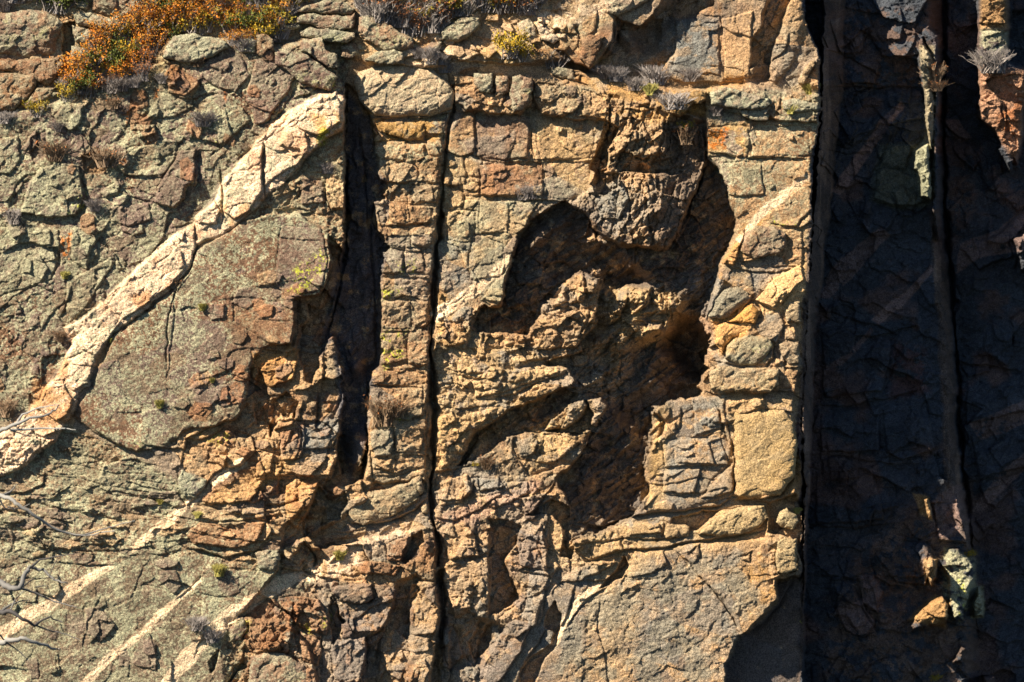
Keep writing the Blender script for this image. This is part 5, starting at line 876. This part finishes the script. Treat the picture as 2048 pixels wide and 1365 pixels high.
B('rock_slab', 'lichen covered ledge slab right of the dry shrub at upper centre', 'rock slab', [(1104,136),(1146,138),(1152,160),(1128,158),(1104,150)], 12, 7, 8, tint=GY)
B('rock_slab', 'ochre layered slab on the ledge left of the tower', 'rock slab', [(1352,182),(1384,176),(1416,182),(1414,200),(1400,210),(1360,200)], 14, 7, 8, tint=OCHRE*.6, lich=.2)
B('rock_slab', 'long lichen slab lying on top of the tower', 'rock slab', [(1422,182),(1450,174),(1500,190),(1536,198),(1540,212),(1528,220),(1480,222),(1424,210)], 14, 9, 9, tint=GY, lich=.8)
B('rock_slab', 'grey slab at the right end of the tower top by the yellow grass', 'rock slab', [(1562,200),(1600,196),(1636,206),(1634,220),(1600,222),(1566,220)], 14, 8, 9, tint=GY, lich=.6)
B('rock_slab', 'small lichen slab squeezed below the long slab on the tower', 'rock slab', [(1480,222),(1510,220),(1540,232),(1536,244),(1500,242),(1484,234)], 10, 6, 7, tint=GY, lich=.7)
B('boulder', 'round green block above the bright ochre rock in the tower', 'boulder', [(1454,690),(1470,676),(1500,672),(1536,674),(1546,694),(1536,718),(1516,730),(1480,728),(1450,718)], 16, 12, 14, tint=L3(.25,.19,.11), lich=.4)
B('boulder', 'orange boulder left of the round green block in the tower', 'boulder', [(1430,654),(1450,646),(1498,652),(1504,668),(1466,676),(1450,694),(1444,712),(1432,694)], 12, 9, 10, tint=L3(.56,.30,.11), amt=.85, lich=0)
B('boulder', 'rusty orange boulder perched highest among the orange ones in the tower', 'boulder', [(1468,636),(1490,616),(1506,604),(1516,622),(1510,650),(1480,650),(1450,646)], 14, 10, 11, tint=L3(.50,.24,.06), amt=.85, lich=0)
B('boulder', 'wedge-shaped grey boulder on the left edge of the tower', 'boulder', [(1416,636),(1428,596),(1448,576),(1480,570),(1502,584),(1504,596),(1470,624),(1448,640)], 14, 12, 14, tint=L3(.22,.19,.13), amt=.8, lich=.1)
B('boulder', 'oval brown block under the tower\'s upper slab', 'boulder', [(1482,500),(1490,464),(1510,452),(1550,456),(1572,468),(1570,496),(1556,508),(1510,516)], 12, 10, 12, tint=BR, lich=.3)
B('rock_slab', 'thick block with lichen spots spanning the middle of the tower', 'rock slab', [(1416,740),(1436,732),(1500,734),(1560,740),(1560,768),(1540,784),(1452,786),(1418,774)], 14, 10, 11, tint=TN, lich=.3)
B('boulder', 'small smooth block at the right rim of the tower beside the shade', 'boulder', [(1568,620),(1580,602),(1604,602),(1602,644),(1570,644)], 9, 8, 9, tint=L3(.30,.25,.16), lich=.1)
B('boulder', 'reddish block on the right rim of the tower above the big oval face', 'boulder', [(1556,690),(1570,680),(1600,680),(1598,728),(1576,730),(1562,712)], 10, 9, 10, tint=L3(.30,.20,.11), lich=.15)
B('rock_slab', 'great oval golden face low on the tower', 'rock slab', [(1464,820),(1500,822),(1570,822),(1590,848),(1596,890),(1588,950),(1560,994),(1520,1000),(1478,996),(1470,960),(1468,900)], 10, 14, 18, tint=L3(.40,.27,.12), amt=.7, lich=0, rgh=.45)
B('boulder', 'lone rounded stone with a yellow plant sitting low on the tower edge', 'boulder', [(1548,1046),(1558,1024),(1572,1016),(1590,1028),(1596,1042),(1584,1056),(1560,1056)], 34, 12, 14, tint=L3(.36,.27,.14), amt=.8, lich=.15)
B('rock_slab', 'long wedge block lying on the strata below the oval face', 'rock slab', [(1394,1068),(1420,1040),(1450,1022),(1490,1012),(1530,1014),(1534,1036),(1520,1056),(1480,1070),(1440,1074)], 16, 12, 13, tint=L3(.36,.26,.13), amt=.7, lich=.1)
B('rock_block', 'squared block right of the long wedge block above the smooth slab', 'rock block', [(1552,1086),(1566,1074),(1594,1074),(1594,1138),(1580,1144),(1552,1146)], 30, 7, 8, tint=L3(.36,.26,.13), amt=.7, lich=0)
B('rock_block', 'angular lump in the middle of the strata below the alcove', 'rock block', [(1328,1070),(1332,1052),(1346,1046),(1378,1052),(1378,1076),(1334,1078)], 12, 7, 8, tint=TN, lich=0)
B('rock_slab', 'lens-shaped bedded rock at the foot of the blocky pillar', 'rock slab', [(696,1014),(708,994),(760,980),(812,966),(840,950),(846,980),(830,1002),(790,1030),(740,1046),(700,1044)], 16, 12, 14, tint=L3(.30,.22,.13), amt=.6, lich=.35)
B('boulder', 'little round stone in the crack at the foot of the pillar', 'boulder', [(842,1014),(852,1006),(860,1014),(858,1026),(844,1028)], 16, 8, 9, tint=TN, lich=.2)
B('boulder', 'lichen chockstone below the rim of the big smooth slab', 'boulder', [(352,958),(364,938),(382,942),(412,958),(408,976),(390,996),(366,992),(354,976)], 12, 9, 10, tint=GY, lich=.8, thr=.1)
B('rock_block', 'squat dark block at the bottom of the pillar beside the dry bush', 'rock block', [(742,862),(750,856),(784,858),(790,884),(782,910),(750,914),(744,890)], 12, 8, 9, tint=GY, lich=.3)
B('rock_block', 'rounded lichen block on the shelf left of the lower dark notch', 'rock block', [(508,1104),(530,1096),(554,1100),(560,1120),(548,1142),(520,1140)], 14, 10, 12, tint=GY, lich=.6)
B('rock_block', 'small dark cube of rock above the brown block at bottom centre', 'rock block', [(680,1248),(698,1246),(706,1262),(700,1276),(682,1274)], 10, 6, 7, tint=BR, lich=0)
B('rock_slab', 'dark ledge block left of the bottom brown wall', 'rock slab', [(664,1176),(700,1168),(742,1168),(744,1196),(732,1206),(690,1206),(668,1192)], 12, 9, 10, tint=BR, lich=.1)
B('rock_block', 'rounded dark block next to the ledge block at bottom centre', 'rock block', [(748,1168),(766,1164),(792,1176),(786,1194),(752,1198)], 10, 8, 9, tint=BR, lich=.1)
B('boulder', 'lichen topped boulder at the bottom edge left of centre', 'boulder', [(500,1310),(530,1302),(570,1306),(608,1328),(640,1400),(490,1400)], 18, 14, 18, tint=L3(.20,.13,.09), lich=.6)
B('rock_block', 'brown boulder end of the whitish band with yellow lichen', 'rock block', [(458,1262),(472,1240),(490,1236),(498,1256),(482,1280),(462,1284)], 14, 9, 10, tint=BR, lich=.4)
B('rock_block', 'thin leaning flake of pale rock beside the yellow grass at top right', 'rock block', [(1598,168),(1606,140),(1620,120),(1632,122),(1618,150),(1608,170)], 16, 7, 7, tint=TN, lich=0)
#VEG
# ------------------------------------------------------------------ vegetation
def plant_mat(name, rgb, rough=.7):
    m = bpy.data.materials.new(name); m.use_nodes = True; t = m.node_tree; b = t.nodes['Principled BSDF']
    b.inputs['Roughness'].default_value = rough; b.inputs['Specular IOR Level'].default_value = .2
    oi = t.nodes.new('ShaderNodeObjectInfo'); at = t.nodes.new('ShaderNodeAttribute'); at.attribute_name = 'tone'
    mx = t.nodes.new('ShaderNodeMix'); mx.data_type = 'RGBA'; mx.inputs[6].default_value = (*rgb[0], 1); mx.inputs[7].default_value = (*rgb[1], 1)
    ad = t.nodes.new('ShaderNodeMath'); ad.operation = 'MULTIPLY_ADD'; ad.inputs[1].default_value = .5; ad.use_clamp = True
    sb = t.nodes.new('ShaderNodeMath'); sb.operation = 'SUBTRACT'; sb.inputs[1].default_value = .25
    t.links.new(oi.outputs['Random'], ad.inputs[0]); t.links.new(at.outputs['Fac'], sb.inputs[0]); t.links.new(sb.outputs[0], ad.inputs[2])
    t.links.new(ad.outputs[0], mx.inputs[0]); t.links.new(mx.outputs[2], b.inputs['Base Color'])
    return m
M_OR = plant_mat('orange_leaf', ((.30,.17,.025), (.60,.17,.012))); M_YE = plant_mat('yellow_leaf', ((.16,.16,.03), (.50,.30,.02)))
M_RU = plant_mat('russet_leaf', ((.22,.11,.05), (.36,.13,.04))); M_GR = plant_mat('green_leaf', ((.045,.06,.012), (.16,.17,.03)))
M_TW = plant_mat('grey_twig', ((.14,.12,.105), (.34,.29,.25))); M_DR = plant_mat('dry_stem', ((.14,.09,.05), (.30,.20,.12))); M_GS = plant_mat('dry_grass', ((.28,.24,.06), (.42,.36,.10)))
M_WD = plant_mat('bare_wood', ((.035,.03,.03), (.33,.31,.27)))
def simple_mesh(name, vs_, fs_, tones, mat, parent=None):
    me = bpy.data.meshes.new(name); me.from_pydata(vs_, [], fs_); a = me.attributes.new('tone', 'FLOAT', 'FACE'); a.data.foreach_set('value', tones)
    me.materials.append(mat)
    o = bpy.data.objects.new(name, me); col.objects.link(o)
    if parent: o.parent = parent
    return o
def stick(vs_, fs_, tn, pts, r0, r1, tone, n=3):
    b = len(vs_); m = len(pts)
    for k, p in enumerate(pts):
        p = Vector(p); q = Vector(pts[min(k+1, m-1)])-Vector(pts[max(k-1, 0)])
        q = q.normalized() if q.length > 1e-6 else Vector((0, 0, 1))
        a = q.cross(Vector((.31, .92, .2))).normalized(); c = q.cross(a); r = r0+(r1-r0)*k/(m-1)
        for i in range(n):
            t = 2*math.pi*i/n; vs_.append(tuple(p+(a*math.cos(t)+c*math.sin(t))*r))
    for k in range(m-1):
        for i in range(n):
            j = (i+1) % n; fs_.append((b+k*n+i, b+k*n+j, b+k*n+n+j, b+k*n+n+i)); tn.append(tone)
def make_plant(name, seed, R, hgt, nst, nleaf, lsize, leafmat, stemmat, spread=1., leafname='foliage'):
    rd = random.Random(seed); root = bpy.data.objects.new(name, None); col.objects.link(root)
    vs_, fs_, tn = [], [], []; tips = []
    for i in range(nst):
        a = rd.uniform(0, 2*math.pi); s_ = rd.random()**.6*spread; L = rd.uniform(.6, 1)
        d = Vector((math.cos(a)*s_*R, math.sin(a)*s_*R*.7, hgt*L)); b0 = Vector((rd.uniform(-.45, .45)*R, rd.uniform(-.4, .4)*R, -.15*hgt))
        pts = [b0, b0+d*.35+Vector((rd.uniform(-.08, .08)*R, rd.uniform(-.08, .08)*R, .08*hgt)), b0+d*.7+Vector((rd.uniform(-.1, .1)*R, 0, .05*hgt)), b0+d]
        stick(vs_, fs_, tn, pts, .022, .008, rd.random())
        for t in (1, 2):
            for _ in range(3):
                p = Vector(pts[t]); e = p+d.normalized()*rd.uniform(.15, .4)*hgt+Vector((rd.uniform(-.3, .3)*R, rd.uniform(-.3, .3)*R, rd.uniform(-.05, .15)*hgt))
                stick(vs_, fs_, tn, [p, (p+e)/2+Vector((rd.uniform(-.03, .03), 0, rd.uniform(0, .05))), e], .013, .005, rd.random()); tips.append(e)
        tips.append(Vector(pts[-1])); tips.append(Vector(pts[2]))
    simple_mesh('stems', vs_, fs_, tn, stemmat, root)
    if nleaf:
        vs_, fs_, tn = [], [], []
        for i in range(nleaf):
            c = rd.choice(tips)+Vector((rd.gauss(0, .09)*R, rd.gauss(0, .09)*R, rd.gauss(0, .09)*hgt)); s_ = lsize*rd.uniform(.5, 1.3)
            a = Vector((rd.gauss(0, 1), rd.gauss(0, 1), rd.gauss(0, 1))).normalized(); b = a.orthogonal().normalized(); b = (b*math.cos(1)+a.cross(b)*math.sin(rd.uniform(0, 6))).normalized()
            k = len(vs_); vs_ += [tuple(c-a*s_), tuple(c+b*s_*.5), tuple(c+a*s_), tuple(c-b*s_*.5)]; fs_.append((k, k+1, k+2, k+3)); tn.append(rd.random())
        simple_mesh(leafname, vs_, fs_, tn, leafmat, root)
    return root
def height_at(u, v):
    i = min(NV-1, max(0, int(round((v+90)/STEP)))); j = min(NU-1, max(0, int(round((u+150)/STEP)))); return H[i, j]
used = {}
def put(kind, u, v, s, label, cat, group=None, lift=3, rz=None):
    """v is where the plant meets the rock"""
    pro = PROTO[kind]
    if kind not in used: used[kind] = 1; o = pro
    else:
        o = pro.copy(); col.objects.link(o)
        for ch in PCH[kind]:
            c = ch.copy(); c.parent = o; col.objects.link(c)
    o.location = world(u, v, height_at(u, v)+lift); o.rotation_euler = (0, 0, rz if rz is not None else RD.uniform(0, 6.28)); s *= 2.1; o.scale = (s, s, s*RD.uniform(.85, 1.15))
    for k in ('label', 'category', 'group'):
        if k in o: del o[k]
    return tag(o, label, cat, group)
RD = random.Random(4)
PROTO = {}
for i in range(3): PROTO['or%d' % i] = make_plant('orange_shrub', 10+i, 1.0, 1.2, 30, 1250, .07, M_OR, M_TW)
for i in range(2): PROTO['ye%d' % i] = make_plant('yellow_shrub', 20+i, .8, 1.0, 18, 1100, .07, M_YE, M_TW)
for i in range(2): PROTO['ru%d' % i] = make_plant('russet_shrub', 30+i, .9, 1.2, 26, 700, .07, M_RU, M_TW)
for i in range(3): PROTO['tw%d' % i] = make_plant('bare_shrub', 40+i, .9, .95, 90, 0, 0, None, M_TW)
for i in range(2): PROTO['dr%d' % i] = make_plant('dry_shrub', 50+i, .8, .95, 70, 120, .06, M_RU, M_DR)
for i in range(2): PROTO['gs%d' % i] = make_plant('grass_tuft', 60+i, .45, .6, 90, 0, .05, M_GS, M_GS)
PROTO['gn0'] = make_plant('green_shrub', 70, 1.1, 1.2, 22, 1700, .08, M_GR, M_TW)
PCH = {k: [c for c in col.objects if c.parent == p] for k, p in PROTO.items()}
def scatter(poly, kinds, step, smin, smax, label, cat, group, jit=.45):
    xs = [p[0] for p in poly]; ys = [p[1] for p in poly]; y = min(ys); r = 0
    while y < max(ys):
        x = min(xs)+(r % 2)*step*.5
        while x < max(xs):
            a = x+RD.uniform(-jit, jit)*step; b = y+RD.uniform(-jit, jit)*step
            if inside(poly, a, b): put(RD.choice(kinds), a, b, RD.uniform(smin, smax), label, cat, group)
            x += step
        y += step*.72; r += 1
OR = ['or0', 'or1', 'or2', 'or0', 'or1', 'ye0', 'tw1', 'gn0']; TW = ['tw0', 'tw1', 'tw2']
scatter([(150,150),(215,70),(270,48),(320,-20),(600,-20),(590,30),(545,66),(510,92),(455,74),(380,66),(335,74),(322,108),(275,145),(235,175),(180,195),(130,205)], OR, 21, .34, .54, 'leafy shrub in the dense orange thicket on the upper left slope', 'shrub', 'orange shrubs of the upper left thicket')
scatter([(245,150),(320,115),(300,150),(262,195),(215,205),(200,185)], ['tw0', 'ru0', 'tw2'], 26, .32, .48, 'low grey-brown shrub below the orange thicket on the upper left', 'shrub', 'grey shrubs under the orange thicket')
scatter([(470,10),(590,-10),(585,50),(545,95),(510,70)], ['tw1', 'ye0', 'tw0'], 19, .4, .6, 'grey twiggy shrub between the orange thicket and the rock stack', 'shrub', 'grey shrubs left of the rock stack')
scatter([(715,-10),(722,28),(780,50),(832,70),(870,72),(890,45),(930,34),(925,-10),(800,-20)], ['ru0', 'ru1', 'tw0', 'ye1', 'tw2'], 17, .5, .75, 'bushy shrub in the russet scrub right of the rock stack at the top', 'shrub', 'russet shrubs right of the rock stack')
scatter([(-30,-40),(180,-40),(150,-5),(60,12),(-30,15)], ['gn0', 'tw0', 'gn0', 'ru0'], 26, .45, .65, 'dark scrub bush behind the boulders of the top left corner', 'shrub', 'dark scrub behind the top left boulders')
scatter([(930,-10),(1110,-20),(1060,30),(1000,40),(970,30)], ['tw0', 'tw2', 'ru1', 'ye1', 'or1'], 18, .45, .68, 'grey bushy shrub on the brow at the top centre', 'shrub', 'grey shrubs on the top centre brow')
scatter([(810,100),(860,110),(905,130),(890,155),(840,130)], TW, 24, .3, .42, 'small leafless grey shrub just above the arched boulder', 'shrub', 'leafless shrubs above the arched boulder')
for k, u, v, s, lb in [
 ('or1', 150, 176, .62, 'orange shrub growing in the cleft below the top left boulders'), ('or0', 182, 150, .6, 'orange shrub right beside the cleft of the top left boulders'), ('ye0', 135, 200, .4, 'greenish yellow shrub at the foot of the cleft on the far left'),
 ('gn0', 110, 22, .62, 'dark green shrub behind the top left boulders'), ('gn0', 88, 6, .5, 'dark green shrub touching the top edge above the corner boulder'), ('tw0', 10, 20, .5, 'grey bush behind the corner boulder at the top left edge'),
 ('ye1', 70, 232, .42, 'thin yellow shrub under the dark brown boulder at far left'), ('tw1', 10, 245, .4, 'grey bush at the left edge below the dark brown boulder'), ('tw2', 120, 262, .34, 'grey bush above the lichen rocks at left'),
 ('dr0', 110, 318, .55, 'dry brown bush on the lichen rocks at left'), ('dr1', 215, 330, .62, 'dry reddish bush in the hollow of the left buttress'), ('tw0', 405, 250, .5, 'grey shrub in the middle of the upper lichen slope'), ('dr1', 228, 215, .4, 'brown bush under the grey scrub on the left buttress'),
 ('dr0', 395, 132, .28, 'small orange-brown bush below the pale rim block'), ('tw1', 325, 165, .3, 'small grey bush on the upper lichen slope'), ('tw2', 190, 420, .34, 'grey bush at the foot of the hollow on the left'), ('tw1', 30, 445, .4, 'grey bush at the left edge above the smooth rock'),
 ('tw2', 490, 100, .4, 'grey bush on the rim beside the whitish stone'), ('or2', 470, 88, .34, 'orange shrub on the rim at the right end of the thicket'),
 ('gs0', 130, 556, .34, 'yellow grass tuft in the crack above the broad pale band'), ('dr0', 350, 575, .34, 'brown tuft under the lower edge of the broad pale band'), ('gs1', 405, 620, .3, 'small brown tuft on the smooth lichen slab'), ('gs0', 222, 685, .22, 'little tuft at the lower edge of the pale band'),
 ('gs1', 320, 815, .36, 'brown tuft low on the smooth lichen slab'), ('gs0', 425, 765, .22, 'tiny dry tuft right of centre on the lichen slab'), ('dr1', 120, 680, .3, 'brown tuft beside the upper edge of the pale band'), ('dr1', 10, 830, .5, 'grey-brown bush at the left edge by the pale band'),
 ('dr0', 768, 845, .75, 'sprawling dry brush on the lower pillar'), ('dr1', 790, 830, .55, 'dry brush crossing the block low on the pillar'), ('gs0', 438, 1150, .55, 'green-grey grass clump below the dark bedding crack'), ('gs1', 395, 1035, .32, 'short grass tuft on the bedded rock'),
 ('gs0', 680, 1118, .5, 'greenish tuft beside the pale rock above the brown blocks'), ('gs1', 320, 1008, .24, 'small tuft left of the chockstone'), ('dr0', 975, 936, .4, 'small reddish dry plant on the ledge right of the long crack'), ('ye0', 955, 936, .16, 'tiny yellow plant left of the reddish one on the ledge'),
 ('tw0', 395, 1258, .4, 'grey bush between the two lower pale bands'), ('tw1', 425, 1282, .4, 'grey bush just above the whitish band'), ('tw2', 1060, 395, .4, 'grey shrub on the ledge above the arch'), ('tw1', 1045, 398, .3, 'low grey shrub left of the one above the arch'),
 ('ye0', 1020, 112, .6, 'golden yellow shrub on the ledge at the top centre'), ('ye1', 1040, 120, .45, 'smaller golden shrub beside the larger one at the top centre'), ('tw2', 1110, 132, .55, 'grey cushion shrub on the ledge right of the golden shrubs'),
 ('tw0', 1215, 155, .5, 'pale grey bush at the left of the narrow ledge'), ('tw1', 1232, 160, .42, 'second grey bush on the narrow ledge'), ('tw2', 1270, 178, .4, 'grey bush halfway along the narrow ledge'), ('tw1', 1310, 165, .62, 'tall silvery bare shrub against the shaded recess'),
 ('gs0', 1300, 188, .5, 'straw coloured grass clump on the narrow ledge'), ('tw0', 1350, 215, .6, 'large grey shrub below the ledge at the head of the bulge'), ('tw2', 1380, 160, .42, 'brownish bush at the foot of the blue-grey face'), ('dr0', 1370, 285, .5, 'orange-brown dead bush hanging on the streaked bulge'),
 ('ye1', 1372, 262, .3, 'yellowish clump on top of the hanging dead bush'), ('tw1', 1435, 230, .32, 'small grey bush at the top left corner of the tower'), ('gs1', 1622, 188, .55, 'yellow grass clump on the tower top by the shade'), ('gs0', 1582, 226, .46, 'yellow grass clump on the face just below the tower top'),
 ('gs0', 1594, 1026, .3, 'yellow plant beside the lone rounded stone'), ('tw0', 1985, 140, .75, 'pale sunlit bush perched on the far right outcrop'), ('dr0', 1868, 165, .55, 'sunlit pinkish bush beside the dark prow'), ('dr1', 1872, 180, .4, 'lower sunlit bush beside the dark prow'),
 ('ye0', 1940, 1118, .26, 'yellow tuft above the sunlit knobs at lower right'), ('ye1', 1870, 1366, .26, 'yellow tuft at the bottom edge at lower right'), ('dr1', 1455, 452, .4, 'shrub in the shaded corner left of the tower'), ('tw0', 655, 345, .34, 'grey brush under the end of the broad pale band')]:
    if k in PROTO: put(k, u, v, s, lb, 'grass' if k.startswith('gs') else 'shrub')
for k, p in PROTO.items():
    if k not in used:
        for c in PCH[k]: bpy.data.objects.remove(c)
        bpy.data.objects.remove(p)
# ------------------------------------------------------------------ bare branches reaching in from the left, nearer the camera
BD = 92.0            # distance of the branches from the camera
def bw(u, v, dz=0.):
    k = (BD+dz)/D; return ((u-1024)*S*k, -D+BD+dz, -(v-682.5)*S*k)
tree = bpy.data.objects.new('dead_tree', None); col.objects.link(tree); tree.location = bw(-330, 1900)
tag(tree, 'bare dead tree reaching in from the left edge, its grey branches crossing the rock', 'tree')
def tree_part(name, pieces, parent, smooth=True):
    vs_, fs_, tn = [], [], []
    for pts, r0, r1, tone, n in pieces: stick(vs_, fs_, tn, pts, r0, r1, tone, n)
    o = simple_mesh(name, vs_, fs_, tn, M_WD, parent); o.matrix_parent_inverse = Matrix.Translation(-Vector(tree.location))
    for p_ in o.data.polygons: p_.use_smooth = smooth
    return o
tree_part('trunk', [([bw(-330+12*math.sin(k), 1900-k*75) for k in range(18)], .42, .12, .4, 9)], tree)
def branch(label, main, side, r=1.0, tone=.5):
    def dense(pts, j=2.2):
        o = []
        for i in range(len(pts)-1):
            for k in range(4):
                t = k/4; o.append(bw(pts[i][0]*(1-t)+pts[i+1][0]*t+RD.uniform(-j, j), pts[i][1]*(1-t)+pts[i+1][1]*t+RD.uniform(-j, j), .25*math.sin(i+t)+RD.uniform(-.02, .02)))
        o.append(bw(*pts[-1])); return o
    k = S*BD/D; x0, y0 = main[0]
    root = tree_part('branch', [(dense([(-325, y0+60), (-200, y0+18)]+main), r*8*k, r*1.2*k, tone, 7)], tree); root['label'] = label
    for s_, rr_ in side:
        t_ = tree_part('twig', [(dense(s_, .8), rr_*1.25*k, .6*k, tone*RD.uniform(.7, 1.2), 5)], root); t_.matrix_parent_inverse = Matrix.Identity(4)
branch('pale grey bare branch reaching in highest at the left edge', [(-90,860),(0,862),(30,850),(60,838),(100,828),(118,810)], [([(30,852),(45,830),(80,815),(118,810)], 2.5), ([(20,860),(70,858),(120,857),(152,860)], 2.2), ([(22,862),(45,868),(60,873)], 1.6)], .9, .9)
branch('long curved grey branch with a drooping then rising tip', [(-90,980),(0,992),(20,998),(45,1015),(80,1040),(125,1065),(170,1072),(230,1062)], [([(0,992),(20,985),(35,968)], 2.5), ([(170,1070),(210,1058),(245,1048),(270,1042)], 1.4), ([(15,1015),(40,1018),(60,1008)], 1.5), ([(0,1000),(10,1018),(30,1018)], 1.8)], .85, .7)
branch('thick dark branch with a hooked fork in the lower left corner', [(-90,1150),(0,1165),(20,1178),(40,1175),(50,1150),(60,1135),(85,1140),(110,1160),(135,1167)], [([(62,1135),(80,1120),(120,1112),(150,1108)], 2.2), ([(40,1177),(70,1185),(100,1200),(140,1212),(160,1216)], 2.4), ([(40,1178),(65,1160),(100,1155),(130,1155)], 1.4), ([(98,1155),(108,1130),(122,1112)], 1.0), ([(70,1175),(95,1172),(102,1190)], 1.0)], 1.15, .15)
branch('dark bare branch below the hooked one near the left edge', [(-90,1240),(0,1228),(20,1222),(45,1240),(70,1250),(100,1235),(125,1245)], [([(0,1225),(20,1210),(45,1202),(62,1200)], 2.6), ([(70,1250),(100,1262),(130,1268),(160,1280)], 1.8), ([(20,1225),(30,1200),(55,1175)], 1.5)], .95, .25)
branch('lowest bare branch with a pale smooth tip at the left edge', [(-90,1290),(0,1287),(20,1280),(50,1278),(80,1288),(110,1298),(120,1298)], [([(10,1285),(35,1300),(58,1322)], 1.8), ([(0,1270),(12,1285),(20,1290)], 1.8)], 1.1, .6)
